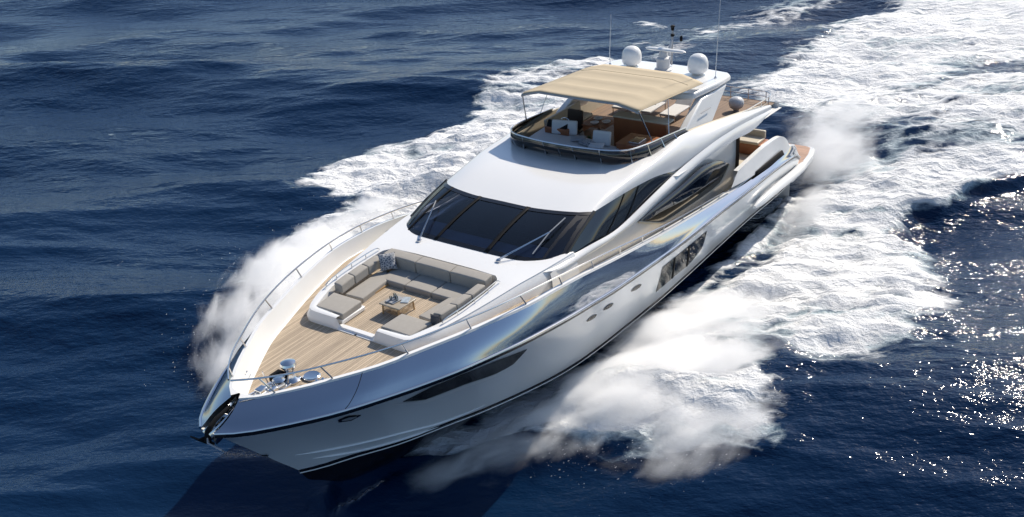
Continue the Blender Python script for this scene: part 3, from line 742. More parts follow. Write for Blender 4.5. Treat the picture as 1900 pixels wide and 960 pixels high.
for s in (1, -1):
    sp = empty('sun_pad', (21.4, s * 1.1, FZ)); tag(sp, 'square taupe sun pad nearer the camera, beside the foredeck well opening' if s > 0 else 'square taupe sun pad at the starboard front corner of the foredeck well, farther from camera', 'sun pad', 'sun pads either side of the well opening')
    cu(sp, 'pad_cushion', [(21.80, s * .62, 4.40), (21.80, s * 1.53, 4.40), (21.03, s * 1.62, 4.40), (21.04, s * .66, 4.40)], .18, puff=.02, bev=.045)
    v = [(21.84, s * .60, 4.23), (21.84, s * 1.56, 4.23), (20.98, s * 1.66, 4.23), (20.98, s * .62, 4.23)]
    prism('pad_base', rel(sp, v), .11, WHITE, sp, bevel=.02)
# coffee table
ct_ = empty('coffee_table', (20.62, .18, FZ)); tag(ct_, 'low square coffee table with slatted light wood base on the teak well floor', 'table')
TT = 4.42
tp = [(20.95, -.17, TT), (20.97, .50, TT), (20.30, .53, TT), (20.32, -.14, TT)]
prism('tabletop', rel(ct_, tp), .04, TABLE, ct_, bevel=.02)
bx_ = []
for (x, y) in ((20.88, -.10), (20.90, .43), (20.37, .46), (20.39, -.07)):
    o_ = tube('leg', rel(ct_, [(x, y, TT - .04), (x + .02 * (1 if x > 20.6 else -1), y, FZ)]), .022, WOODL, ct_, 8)
cs = [(20.88, -.10), (20.90, .43), (20.37, .46), (20.39, -.07)]
for i in range(4):
    a_, b_ = cs[i], cs[(i + 1) % 4]; g_ = []
    for k in range(1, 12):
        t = k / 12; x = a_[0] * (1 - t) + b_[0] * t; y = a_[1] * (1 - t) + b_[1] * t
        g_.append(boxgeo((x, y, TT - .16), (.012, .012, .2)))
    v, f = join(*g_); obj('slat_panel', rel(ct_, v), f, WOODL, ct_, smooth=False)
tr = empty('serving_tray', (20.62, .12, TT)); tag(tr, 'small grey tray with glasses and magazines on the coffee table', 'tray')
prism('tray', rel(tr, [(20.84, -.06, TT + .03), (20.84, .22, TT + .03), (20.46, .28, TT + .03), (20.46, -.02, TT + .03)]), .025, GREY, tr, bevel=.01)
gl = []
for (x, y) in ((20.72, .05), (20.6, .12), (20.66, .2), (20.55, .03)):
    o_ = lathe('drinking_glass', (x - 20.62, y - .12, .03), [(.03, 0), (.035, .01), (.035, .1), (.032, .1), (.03, .02)], CLEAR, tr, 14)
bk = box('magazine', (20.52, .36, TT + .012), (.28, .2, .02), PAPER, None, .003, rz=.4); tag(bk, 'magazine lying beside the tray on the coffee table', 'magazine')
# throw pillows
def pillow(name, c, s, m, rx, rz, label, group=None):
    N_ = 14; V = []; 
    for side in (1, -1):
        rws_ = []
        for i in range(N_):
            for j in range(N_):
                a_, b_ = 2 * i / (N_ - 1) - 1, 2 * j / (N_ - 1) - 1
                h_ = .5 * s[2] * ((1 - a_ ** 4) * (1 - b_ ** 4)) ** .6 * side
                pin = 1 - .06 * (1 - a_ * a_) * abs(b_) ** 3 - 0
                V.append((a_ * s[0] / 2 * (1 - .06 * (1 - b_ * b_)), b_ * s[1] / 2 * (1 - .06 * (1 - a_ * a_)), h_ + .006 * math.sin(9 * a_ + 4 * b_)))
    F = []
    for k in (0, 1):
        o0 = k * N_ * N_
        F += [(o0 + i * N_ + j, o0 + i * N_ + j + 1, o0 + (i + 1) * N_ + j + 1, o0 + (i + 1) * N_ + j) for i in range(N_ - 1) for j in range(N_ - 1)]
    o_ = obj(name, V, F, m, None); bm2 = bmesh.new(); bm2.from_mesh(o_.data); bmesh.ops.remove_doubles(bm2, verts=bm2.verts, dist=.012); bm2.to_mesh(o_.data); bm2.free()
    o_.rotation_euler = (rx[0], rx[1], rz); o_.location = c
    tag(o_, label, 'pillow', group); return o_
PAT = bpy.data.materials.new('leaf_print'); PAT.use_nodes = True
_n = PAT.node_tree.nodes; _l = PAT.node_tree.links; _t = _n.new('ShaderNodeTexVoronoi'); _t.inputs['Scale'].default_value = 16; _t.feature = 'DISTANCE_TO_EDGE'
_r = _n.new('ShaderNodeValToRGB'); _r.color_ramp.elements[0].color = (.5, .5, .5, 1); _r.color_ramp.elements[1].color = (.12, .14, .18, 1); _r.color_ramp.elements[0].position = .05; _r.color_ramp.elements[1].position = .14
_tc = _n.new('ShaderNodeTexCoord'); _l.new(_tc.outputs['Object'], _t.inputs['Vector']); _l.new(_t.outputs[0], _r.inputs[0]); _l.new(_r.outputs[0], _n['Principled BSDF'].inputs['Base Color']); _n['Principled BSDF'].inputs['Roughness'].default_value = .9
pillow('throw_pillow', (19.18, -1.36, 4.50), (.46, .46, .16), PAT, (0, math.radians(58), 0), math.radians(50), 'square pillow with a grey leaf print in the far corner of the sofa')
pillow('bolster_pillow', (20.98, 1.66, 4.44), (.3, .26, .14), CUSHD, (0, math.radians(80), 0), math.radians(10), 'small dark round pillow standing at the front end of the port sofa back')

# ================================================================== FLYBRIDGE FURNITURE
F1 = float(fdz(11.5))
sbd = empty('sun_bed', (11.6, -.5, F1)); tag(sbd, 'wide pale blue-white sun bed filling the front of the flybridge', 'sun bed')
cu(sbd, 'mattress', [(12.25, -1.75, 5.42), (12.30, 1.25, 5.42), (11.05, 1.25, 5.36), (10.2, -2.0, 5.34)], .14, CUSHW, puff=.02)
prism('bed_base', rel(sbd, [(12.2, -1.7, 5.28), (12.25, 1.2, 5.28), (11.1, 1.2, 5.22), (10.3, -1.9, 5.20)]), .3, CREAM, sbd)
for (x, y, w_, rz_, lb) in ((10.75, -.95, .85, .25, 'wide white padded backrest at the starboard rear of the sun bed'), (11.1, .62, .6, .1, 'narrow white padded backrest at the port rear of the sun bed')):
    o_ = empty('backrest', (x, y, 5.36), None); o_.rotation_euler = (0, 0, rz_); tag(o_, lb, 'backrest', 'backrests behind the sun bed')
    v, f = boxgeo((0, 0, .24), (.12, w_, .46), ry=-.25); obj('back_pad', v, f, CUSHW, o_, bevel=.05, auto=60)
for i, (x, y, r_, lb) in enumerate(((11.45, .62, .3, 'pale pillow lying nearest the port end of the sun bed'), (11.35, .2, -.2, 'grey and white pillow in the middle of the sun bed'), (11.15, -.2, .5, 'dark grey pillow on the sun bed beside the wide backrest'))):
    pillow('bed_pillow', (x, y, 5.47), (.34, .5, .12), CUSHW if i < 1 else PAT if i < 2 else GREY, (0, .08), r_, lb, 'pillows on the sun bed')
# helm console, seats
hc = empty('helm_console', (10.6, -1.2, F1 - .03)); tag(hc, 'brown helm console with dark screen on the starboard side under the bimini', 'helm console')
v, f = boxgeo((0, 0, .42), (.5, .9, .84), ry=.1); obj('console_body', v, f, WOOD, hc, bevel=.05)
v, f = boxgeo((.18, 0, .88), (.05, .75, .3), ry=-.6); obj('screen', v, f, BLACKM, hc, bevel=.01)
v, f = tubegeo([(-.3 + .0 * math.cos(a), .2 * math.cos(a), .78 + .2 * math.sin(a)) for a in np.linspace(0, 2 * math.pi, 21)], .015, 6); obj('steering_wheel', v, f, STEEL, hc)
def seatunit(name, lb, c, w, d, back, m1, m2, grp=None, rz=0, cat='seat'):
    o_ = empty(name, c); o_.rotation_euler = (0, 0, rz); tag(o_, lb, cat, grp)
    v, f = boxgeo((0, 0, .2), (d, w, .36)); obj('seat_base', v, f, m2, o_, bevel=.03)
    v, f = boxgeo((.02, 0, .44), (d - .04, w - .02, .12)); obj('seat_pad', v, f, m1, o_, bevel=.05)
    v, f = boxgeo((-d / 2 + .06, 0, .5 + back / 2), (.12, w - .02, back), ry=-.12); obj('seat_back', v, f, m1, o_, bevel=.05)
    return o_
seatunit('helm_chair', 'dark helm chair standing behind the flybridge console', (9.9, -1.2, float(fdz(9.9))), .6, .55, .6, DARKBR, GREY, cat='chair')
# brown bar units and U sofa
v_ = empty('bar_unit', (10.65, 1.62, float(fdz(10.2)))); tag(v_, 'brown bar unit with pale top along the port side of the flybridge', 'bar unit')
v, f = boxgeo((0, 0, .38), (1.0, .95, .76)); obj('cabinet', v, f, WOOD, v_, bevel=.03)
v, f = boxgeo((0, 0, .78), (1.04, 1.0, .04)); obj('worktop', v, f, WOOD, v_, bevel=.01)
v, f = boxgeo((.1, .05, .83), (.5, .35, .06)); obj('sink_cover', v, f, STEEL, v_, bevel=.01)
v_ = empty('dinette_wall', (9.35, 1.05, float(fdz(9.3)))); tag(v_, 'tall brown seat back with cream top across the after end of the flybridge', 'seat back')
v, f = boxgeo((0, 0, .5), (.22, 1.9, 1.0)); obj('panel', v, f, WOOD, v_, bevel=.03)
v, f = boxgeo((-.14, 0, 1.02), (.5, 1.96, .06)); obj('padded_top', v, f, CREAM, v_, bevel=.02)
v_ = empty('dining_table', (9.35, -.5, float(fdz(9.35)))); tag(v_, 'brown dining table on a pedestal under the bimini', 'table')
v, f = boxgeo((0, 0, .66), (.8, .9, .05)); obj('tabletop', v, f, WOOD, v_, bevel=.02)
v, f = lathegeo((0, 0, 0), [(.2, 0), (.2, .03), (.06, .06), (.06, .64)], 14); obj('pedestal', v, f, STEEL, v_)
for i, (x, y) in enumerate(((9.55, -.55), (9.3, -.25), (9.15, -.65))):
    o_ = lathe('bowl', (x, y, float(fdz(9.35)) + .685), [(.05, 0), (.12, .03), (.15, .07), (.14, .07), (.1, .04)], WHITE, None, 18)
    tag(o_, ('white bowl nearest the sun bed on the brown dining table', 'white bowl nearest the port side on the brown dining table', 'white bowl at the far edge of the brown dining table')[i], 'bowl', 'bowls on the flybridge table')
pl = empty('potted_plant', (10.3, -.3, float(fdz(10.3)))); tag(pl, 'leafy plant in a pot beside the helm console under the bimini', 'plant')
v, f = lathegeo((0, 0, 0), [(.1, 0), (.14, .25), (.12, .25)], 14); obj('pot', v, f, WOOD, pl)
V = []; F = []
for i in range(70):
    a = random.uniform(0, 6.28); e = random.uniform(.3, 1.4); L_ = random.uniform(.18, .4); d = Vector((math.cos(a) * math.cos(e), math.sin(a) * math.cos(e), math.sin(e))); s_ = d.cross(Vector((0, 0, 1))).normalized() * .03
    b0 = Vector((0, 0, .24)); n = len(V); V += [tuple(b0), tuple(b0 + d * L_ * .5 + s_), tuple(b0 + d * L_ + Vector((0, 0, -.05))), tuple(b0 + d * L_ * .5 - s_)]; F.append((n, n + 1, n + 2, n + 3))
obj('foliage', V, F, GREEN, pl, smooth=False)
# starboard side settee with cream back
seatunit('settee', 'cream settee along the starboard side of the flybridge', (9.2, -1.75, float(fdz(9.2))), 2.2, .6, .35, CREAM, WOOD, rz=math.pi / 2, cat='settee')
# after flybridge deck: loungers, pod, rails
A0 = float(fdz(5))
for i, y in enumerate((-1.5, -.55, .4)):
    o_ = empty('sun_lounger', (5.6, y, float(fdz(5.4)))); tag(o_, ('white framed lounger nearest the starboard rail of the after flybridge deck', 'white framed lounger in the middle of the after flybridge deck', 'white framed lounger beside the covered grill')[i], 'lounger', 'loungers on the after flybridge deck')
    v, f = boxgeo((0, 0, .28), (1.3, .6, .08)); obj('mattress', v, f, CUSHW, o_, bevel=.03)
    v, f = boxgeo((-.75, 0, .42), (.6, .6, .08), ry=.6); obj('backrest', v, f, CUSHW, o_, bevel=.03)
    for (lx, ly) in ((-.6, -.26), (-.6, .26), (.6, -.26), (.6, .26)):
        v, f = tubegeo([(lx, ly, 0), (lx, ly, .26)], .02, 6); obj('leg', v, f, STEEL, o_)
pod = PY(1366, 198, 1.95)
o_ = empty('covered_grill', (pod[0], 1.95, float(fdz(pod[0])))); o_.scale = (.72, .72, .72); tag(o_, 'round grey-white covered grill at the port side of the after flybridge deck', 'grill')
v, f = lathegeo((0, 0, .12), [(.18, 0), (.32, .1), (.38, .28), (.36, .44), (.26, .56), (.1, .62), (.01, .63)], 26); obj('cover', v, f, GREYL, o_)
v, f = lathegeo((0, 0, 0), [(.14, 0), (.14, .14)], 14); obj('stand', v, f, GREY, o_)
ar = empty('stern_rail', (0, 0, 0), Y)
tz = .42
rail = [(7.2, 2.62), (6, 2.72), (4.5, 2.78), (3.2, 2.80), (2.6, 2.70), (2.4, 2.4), (2.35, 1.4), (2.3, 0), (2.35, -1.4), (2.4, -2.4), (2.6, -2.7), (3.2, -2.8), (4.5, -2.78), (6, -2.72), (7.2, -2.62)]
for h in (tz, tz * .55):
    tube('rail_tube', rs([(x, y, fdz(x) + h) for x, y in rail], 80), .018 if h == tz else .012, STEEL, ar)
rr_ = rs([(x, y, fdz(x)) for x, y in rail], 22)
for p in rr_: tube('rail_post', [tuple(p), (p[0], p[1], p[2] + tz)], .015, STEEL, ar, 6)

# ================================================================== COCKPIT
cz = float(deckz(3))
ck = empty('cockpit_sofa', (1.6, 0, cz)); tag(ck, 'cream sofa with brown base across the stern cockpit', 'sofa')
v, f = boxgeo((0, 0, .22), (.8, 4.4, .42)); obj('sofa_base', v, f, WOOD, ck, bevel=.03)
for y in (-1.4, 0, 1.4):
    v, f = boxgeo((.05, y, .47), (.72, 1.36, .12)); obj('seat_cushion', v, f, CREAM, ck, bevel=.05)
    v, f = boxgeo((-.33, y, .62), (.16, 1.36, .32)); obj('back_cushion', v, f, CREAM, ck, bevel=.05)
ctb = empty('cockpit_table', (3.0, .5, cz)); tag(ctb, 'brown dining table in the stern cockpit', 'table')
v, f = boxgeo((0, 0, .6), (.9, 2.2, .06)); obj('tabletop', v, f, WOOD, ctb, bevel=.02)
for y in (-.6, .6):
    v, f = lathegeo((0, y, 0), [(.16, 0), (.16, .03), (.06, .06), (.06, .58)], 12); obj('pedestal', v, f, STEEL, ctb)

#SEA
# ================================================================== SEA
def stretch(lo, hi, a, b, step, grow=1.022, far=3500):
    c = list(np.arange(a, b, step)); s = step; x = c[-1]
    while x < hi: s *= grow; x += s; c.append(x)
    while x < far: s *= 1.35; x += s; c.append(x)
    s = step; x = c[0]; pre = []
    while x > lo: s *= grow; x -= s; pre.append(x)
    while x > -far: s *= 1.35; x -= s; pre.append(x)
    return np.array(pre[::-1] + c)
gx = stretch(-60, 40, -8, 30, .15); gy = stretch(-80, 26, -16, 18, .15)
GX, GY = np.meshgrid(gx, gy, indexing='ij')
X = GX.ravel(); Yy = GY.ravel()
dist = np.sqrt((X - 15) ** 2 + Yy ** 2)
# wind sea: random directional spectrum
H = np.zeros_like(X); DX = np.zeros_like(X); DY = np.zeros_like(X)
wdir = math.radians(28)
for i in range(110):
    L = .9 * (28 / .9) ** rng.random(); k = 2 * math.pi / L; th = wdir + rng.normal(0, .25)
    A = .0052 * L ** 1.02 * rng.uniform(.5, 1.2)
    A *= float(np.interp(L, [.9, 2, 5, 8, 14, 28], [.9, .75, .75, 1.1, 1.15, .62]))
    kx, ky = math.cos(th), math.sin(th); ph = k * (X * kx + Yy * ky) + rng.uniform(0, 6.28)
    fade = np.clip(1.4 - dist / (L * 22 + 30), 0, 1)
    c, s = np.cos(ph), np.sin(ph)
    H += A * c * fade; DX -= A * kx * s * fade * .9; DY -= A * ky * s * fade * .9
def poly_sd(px, z=0.0):
    """signed distance (m, inside > 0) of every sea vertex to a surveyed outline"""
    q = np.array([PZ(u, v, z)[:2] for u, v in px]); n = len(q)
    ins = np.zeros(len(X), bool); d2 = np.full(len(X), 1e9)
    for i in range(n):
        a, b = q[i], q[(i + 1) % n]
        with np.errstate(divide='ignore', invalid='ignore'):
            c = ((a[1] > Yy) != (b[1] > Yy)) & (X < (b[0] - a[0]) * (Yy - a[1]) / (b[1] - a[1] + 1e-12) + a[0])
        ins ^= c
        e = b - a; t = np.clip(((X - a[0]) * e[0] + (Yy - a[1]) * e[1]) / (e @ e + 1e-9), 0, 1)
        d2 = np.minimum(d2, (X - a[0] - t * e[0]) ** 2 + (Yy - a[1] - t * e[1]) ** 2)
    d = np.sqrt(d2); return np.where(ins, d, -d)
def vnoise(sc, seed, ax=1., ay=1., rot=0.):
    """value noise over the sea vertices"""
    r = np.random.default_rng(seed); T = r.random((64, 64))
    c, s = math.cos(rot), math.sin(rot); x = (X * c + Yy * s) * ax / sc; y = (-X * s + Yy * c) * ay / sc
    xi = np.floor(x).astype(int); yi = np.floor(y).astype(int); fx = x - xi; fy = y - yi
    fx = fx * fx * (3 - 2 * fx); fy = fy * fy * (3 - 2 * fy)
    g = lambda i, j: T[(xi + i) % 64, (yi + j) % 64]
    return (g(0, 0) * (1 - fx) + g(1, 0) * fx) * (1 - fy) + (g(0, 1) * (1 - fx) + g(1, 1) * fx) * fy
def fbm(sc, seed, o=4, **k):
    v = 0; a = 1; t = 0
    for i in range(o): v = v + a * vnoise(sc / 2 ** i, seed + i, **k); t += a; a *= .55
    return v / t
def soft(sd, w0, w1): return np.clip((sd + w0) / (w0 + w1), 0, 1)
FOAM = []   # outline, edge softness outside, inside, strength
def fm(px, w0, w1, s): FOAM.append((px, w0, w1, s))
# starboard sheet thrown out by the bow, running aft
fm([(600, 640), (500, 640), (440, 560), (460, 500), (530, 425), (610, 385), (565, 380), (535, 374), (580, 358), (515, 350), (575, 308), (630, 275), (720, 255), (790, 250), (845, 215), (875, 172), (895, 148), (955, 130), (1055, 124), (1140, 104), (1200, 200), (900, 420)], .35, 1.0, 1.0)
# far wake, starboard shoulder behind the yacht
fm([(1150, 85), (1165, 65), (1230, 70), (1250, 45), (1330, 28), (1420, 5), (1560, -20), (1700, -30), (1560, 10), (1460, 40), (1400, 65), (1340, 85), (1200, 130)], .8, 3.0, .80)
fm([(1160, 30), (1190, 26), (1260, 45), (1250, 60), (1190, 45)], .4, 1.2, .6)
# prop wash straight astern
fm([(1330, 160), (1400, 125), (1470, 70), (1540, 30), (1640, 0), (1760, -30), (2000, -40), (2000, 40), (1900, 120), (1800, 140), (1680, 190), (1600, 230), (1540, 330), (1490, 320), (1460, 250), (1380, 200)], .6, 2.0, 1.0)
fm([(1470, 250), (1540, 200), (1640, 170), (1760, 130), (1960, 60), (1960, 220), (1700, 260), (1560, 330), (1500, 300)], .5, 2.0, .85)
# port wake sheet
fm([(1500, 330), (1600, 260), (1690, 225), (1800, 190), (1960, 110), (1960, 330), (1820, 360), (1760, 385), (1700, 370), (1740, 440), (1730, 470), (1800, 560), (1795, 605), (1740, 625), (1765, 655), (1660, 705), (1530, 735), (1430, 705), (1330, 720), (1250, 760), (1100, 790), (960, 760), (1080, 690), (1160, 630), (1200, 590), (1320, 505), (1430, 415), (1480, 350)], .35, 1.2, 1.0)
# near splash off the port bow
fm([(990, 715), (900, 770), (780, 830), (730, 862), (860, 850), (980, 830), (1100, 850), (1240, 862), (1350, 850), (1420, 850), (1440, 780), (1430, 690), (1300, 600), (1150, 630)], .9, .8, 1.0)
# hull-side foam strip port
fm([(1180, 625), (1240, 565), (1290, 520), (1380, 440), (1480, 340), (1510, 330), (1450, 400), (1380, 480), (1290, 570), (1230, 620)], .3, .4, .85)
fm([(560, 905), (620, 898), (700, 872), (760, 850), (790, 858), (700, 895), (620, 915)], .25, .4, .45)
for px in ([(190, 248), (200, 240), (225, 243), (218, 250)], [(212, 484), (232, 476), (246, 474), (228, 486)], [(1165, 38), (1185, 27), (1200, 30), (1190, 42)]):
    fm(px, .08, .25, .5)
foam = np.zeros_like(X); thick = np.zeros_like(X)
for px, w0, w1, s in FOAM:
    sd_ = poly_sd(px); sd_ = sd_ + (0 if w0 < .1 else 1) * (fbm(2.4, 91, 5, ax=.45, rot=math.radians(124)) - .5) * 2.2
    foam = np.maximum(foam, soft(sd_, w0, w1) * s)
    if w0 >= .1: thick = foam.copy()
foam = np.maximum(foam, .62 * soft(poly_sd([(1440, 240), (1540, 150), (1800, 0), (2000, -20), (2000, 300), (1700, 260), (1560, 360), (1480, 350)]), .5, 1.5))
# dark troughs (open water streaks) within the wake
for px, w0, w1, s in (([(1215, 610), (1280, 560), (1360, 490), (1430, 425), (1500, 370), (1480, 420), (1420, 480), (1330, 550), (1250, 600)], .3, .9, .52),
                      ([(1480, 245), (1490, 215), (1530, 185), (1575, 175), (1570, 205), (1520, 235), (1495, 255)], .2, .8, .95),
                      ([(1560, 250), (1650, 190), (1780, 110), (1880, 60), (1880, 85), (1760, 150), (1640, 225), (1560, 275)], .4, 1.4, .40),
                      ([(1500, 345), (1560, 310), (1610, 280), (1640, 275), (1600, 305), (1540, 345)], .3, .7, .6),
                      ([(1700, 375), (1800, 368), (1960, 350), (1960, 600), (1800, 560), (1745, 450)], .3, 1.2, .97)):
    sd_ = poly_sd(px) + (fbm(1.6, 37, 4, ax=.3, rot=math.radians(124)) - .5) * 1.6
    foam *= 1 - soft(sd_, w0, w1) * s
gap = fbm(2.3, 61, 5, ax=.28, rot=math.radians(122)); behind = np.clip((8 - X) / 12, 0, 1)
foam *= 1 - np.clip((gap - .52) * 5, 0, 1) * (.10 + .32 * behind)
foam = np.clip(foam, 0, 1)
# wake relief: heaped water where the foam is thick
lump = fbm(1.5, 5, 5, ax=.45, rot=math.radians(122)) - .5
lump2 = fbm(.55, 15, 3) - .5
near = poly_sd([(1000, 720), (1100, 690), (1200, 650), (1330, 640), (1430, 700), (1420, 830), (1240, 840), (1080, 800)])
crest = poly_sd([(1230, 590), (1340, 560), (1500, 560), (1700, 560), (1720, 600), (1500, 660), (1400, 640), (1270, 660)])
stb = poly_sd([(480, 600), (520, 480), (640, 400), (760, 330), (860, 300), (900, 340), (760, 420), (640, 500), (560, 600)])
HB = np.zeros_like(X)
HB += soft(near, 1.2, 2.5) * .55 + soft(crest, 1.5, 1.2) * .45 + soft(stb, 1.5, 1.5) * .6
H = H * (1 - .5 * foam) + np.where(thick > 0, foam, 0) * (.05 + 1.25 * lump + .20 * lump2) * np.clip(1.6 - dist / 60, .4, 1) + HB * (.8 + .9 * lump)
# keep the water out of the inside of the hull
hb = np.interp(X, bootR[:, 0], bootR[:, 1], left=0, right=0) * ((X > .3) & (X < 24))
ins = (np.abs(Yy) < hb - .1)
H = np.where(ins, np.minimum(H, .1), H)
near_h = np.clip(1 - (np.abs(Yy) - hb) / 1.0, 0, 1) * ((X > -3) & (X < 24)) * (np.abs(Yy) > hb - .2)
H = H * (1 - .6 * near_h)
nx, ny = len(gx), len(gy)
V = np.stack([X + DX * (1 - foam), Yy + DY * (1 - foam), H], 1)
idx = np.arange(nx * ny).reshape(nx, ny)
Fq = np.stack([idx[:-1, :-1], idx[1:, :-1], idx[1:, 1:], idx[:-1, 1:]], -1).reshape(-1, 4)
me = bpy.data.meshes.new('sea'); me.vertices.add(len(V)); me.vertices.foreach_set('co', V.ravel())
me.loops.add(Fq.size); me.loops.foreach_set('vertex_index', Fq.ravel()); me.polygons.add(len(Fq))
me.polygons.foreach_set('loop_start', np.arange(0, Fq.size, 4)); me.polygons.foreach_set('loop_total', np.full(len(Fq), 4))
me.update(calc_edges=True); me.polygons.foreach_set('use_smooth', np.ones(len(Fq), bool))
at = me.attributes.new('foam', 'FLOAT', 'POINT'); at.data.foreach_set('value', foam.astype(np.float32))
sea = bpy.data.objects.new('sea', me); COL.objects.link(sea); sea['kind'] = 'structure'
m = bpy.data.materials.new('sea_water'); m.use_nodes = True; n = m.node_tree.nodes; l = m.node_tree.links; n.clear()
out = n.new('ShaderNodeOutputMaterial'); tc = n.new('ShaderNodeTexCoord')
wat = n.new('ShaderNodeBsdfPrincipled'); wat.inputs['Base Color'].default_value = (.003, .018, .054, 1); wat.inputs['Roughness'].default_value = .07; wat.inputs['IOR'].default_value = 1.333
fo_ = n.new('ShaderNodeBsdfPrincipled'); fo_.inputs['Roughness'].default_value = .85
def noise(scale, detail, mapping=None, rough=.6, dist_=0):
    t = n.new('ShaderNodeTexNoise'); t.inputs['Scale'].default_value = scale; t.inputs['Detail'].default_value = detail; t.inputs['Roughness'].default_value = rough; t.inputs['Distortion'].default_value = dist_
    if mapping:
        mp = n.new('ShaderNodeMapping'); mp.vector_type = 'TEXTURE'; mp.inputs['Rotation'].default_value = (0, 0, math.radians(mapping[0])); mp.inputs['Scale'].default_value = mapping[1]
        l.new(tc.outputs['Object'], mp.inputs[0]); l.new(mp.outputs[0], t.inputs['Vector'])
    else: l.new(tc.outputs['Object'], t.inputs['Vector'])
    return t
def math_(op, a, b=None, clamp=False):
    q = n.new('ShaderNodeMath'); q.operation = op; q.use_clamp = clamp
    for i, v_ in enumerate((a, b)):
        if v_ is None: continue
        if isinstance(v_, (int, float)): q.inputs[i].default_value = v_
        else: l.new(v_, q.inputs[i])
    return q.outputs[0]
r1 = noise(1.3, 5, (122, (2.6, 1, 1)), .6); r2 = noise(2.7, 3, (112, (1.7, 1, 1)), .55)
wp = noise(.05, 3, (120, (2.5, 1, 1)), .5)
hgt = math_('MULTIPLY', math_('ADD', math_('MULTIPLY', r1.outputs[0], .17), math_('MULTIPLY', r2.outputs[0], .075)), math_('ADD', math_('MULTIPLY', math_('SUBTRACT', wp.outputs[0], .35), 3.0, True), .35))
bp = n.new('ShaderNodeBump'); bp.inputs['Strength'].default_value = 1.0; bp.inputs['Distance'].default_value = 1.0
l.new(hgt, bp.inputs['Height']); l.new(bp.outputs[0], wat.inputs['Normal'])
fa = n.new('ShaderNodeAttribute'); fa.attribute_name = 'foam'
f1 = noise(.95, 9, (126, (3.0, 1, 1)), .66, .5); f2 = noise(3.6, 7, (120, (2.0, 1, 1)), .68, .3)
vo = n.new('ShaderNodeTexVoronoi'); vo.feature = 'DISTANCE_TO_EDGE'; vo.inputs['Scale'].default_value = 1.5
vm = n.new('ShaderNodeMapping'); vm.vector_type = 'TEXTURE'; vm.inputs['Rotation'].default_value = (0, 0, math.radians(124)); vm.inputs['Scale'].default_value = (2.4, 1, 1)
wn_ = noise(1.1, 4, None, .6); vx = n.new('ShaderNodeVectorMath'); vx.operation = 'MULTIPLY_ADD'; vx.inputs[1].default_value = (1.2, 1.2, 0)
l.new(wn_.outputs['Color'], vx.inputs[0]); l.new(tc.outputs['Object'], vx.inputs[2]); l.new(vx.outputs[0], vm.inputs[0]); l.new(vm.outputs[0], vo.inputs['Vector'])
lace = math_('MULTIPLY', math_('SUBTRACT', .16, vo.outputs['Distance']), .75)
f3 = math_('ADD', math_('ADD', math_('MULTIPLY', f1.outputs[0], .65), math_('MULTIPLY', f2.outputs[0], .35)), lace)
# threshold: noise > 1-foam
thr = math_('SUBTRACT', math_('ADD', math_('MULTIPLY', fa.outputs['Fac'], .80), f3), .84)
mask = math_('MULTIPLY', thr, 4.0, True)
# thin foam is bluish and darker, thick foam white; veins of aerated water run through it
cr = n.new('ShaderNodeValToRGB'); e = cr.color_ramp.elements
e[0].color = (.10, .20, .27, 1); e[0].position = .0; e[1].color = (.80, .81, .82, 1); e[1].position = 1
q_ = e.new(.35); q_.color = (.42, .50, .54, 1); q_ = e.new(.62); q_.color = (.70, .715, .73, 1)
veins = noise(.42, 8, (124, (3.2, 1, 1)), .64, .9)
tint = math_('ADD', math_('MULTIPLY', thr, 1.1), math_('MULTIPLY', math_('SUBTRACT', veins.outputs[0], .46), 2.4))
l.new(math_('ADD', tint, .25, True), cr.inputs[0]); l.new(cr.outputs[0], fo_.inputs['Base Color'])
b2 = n.new('ShaderNodeBump'); b2.inputs['Strength'].default_value = 1.0; b2.inputs['Distance'].default_value = .32; l.new(f3, b2.inputs['Height']); l.new(b2.outputs[0], fo_.inputs['Normal'])
mx = n.new('ShaderNodeMixShader'); l.new(mask, mx.inputs[0]); l.new(wat.outputs[0], mx.inputs[1]); l.new(fo_.outputs[0], mx.inputs[2]); l.new(mx.outputs[0], out.inputs[0])
me.materials.append(m)
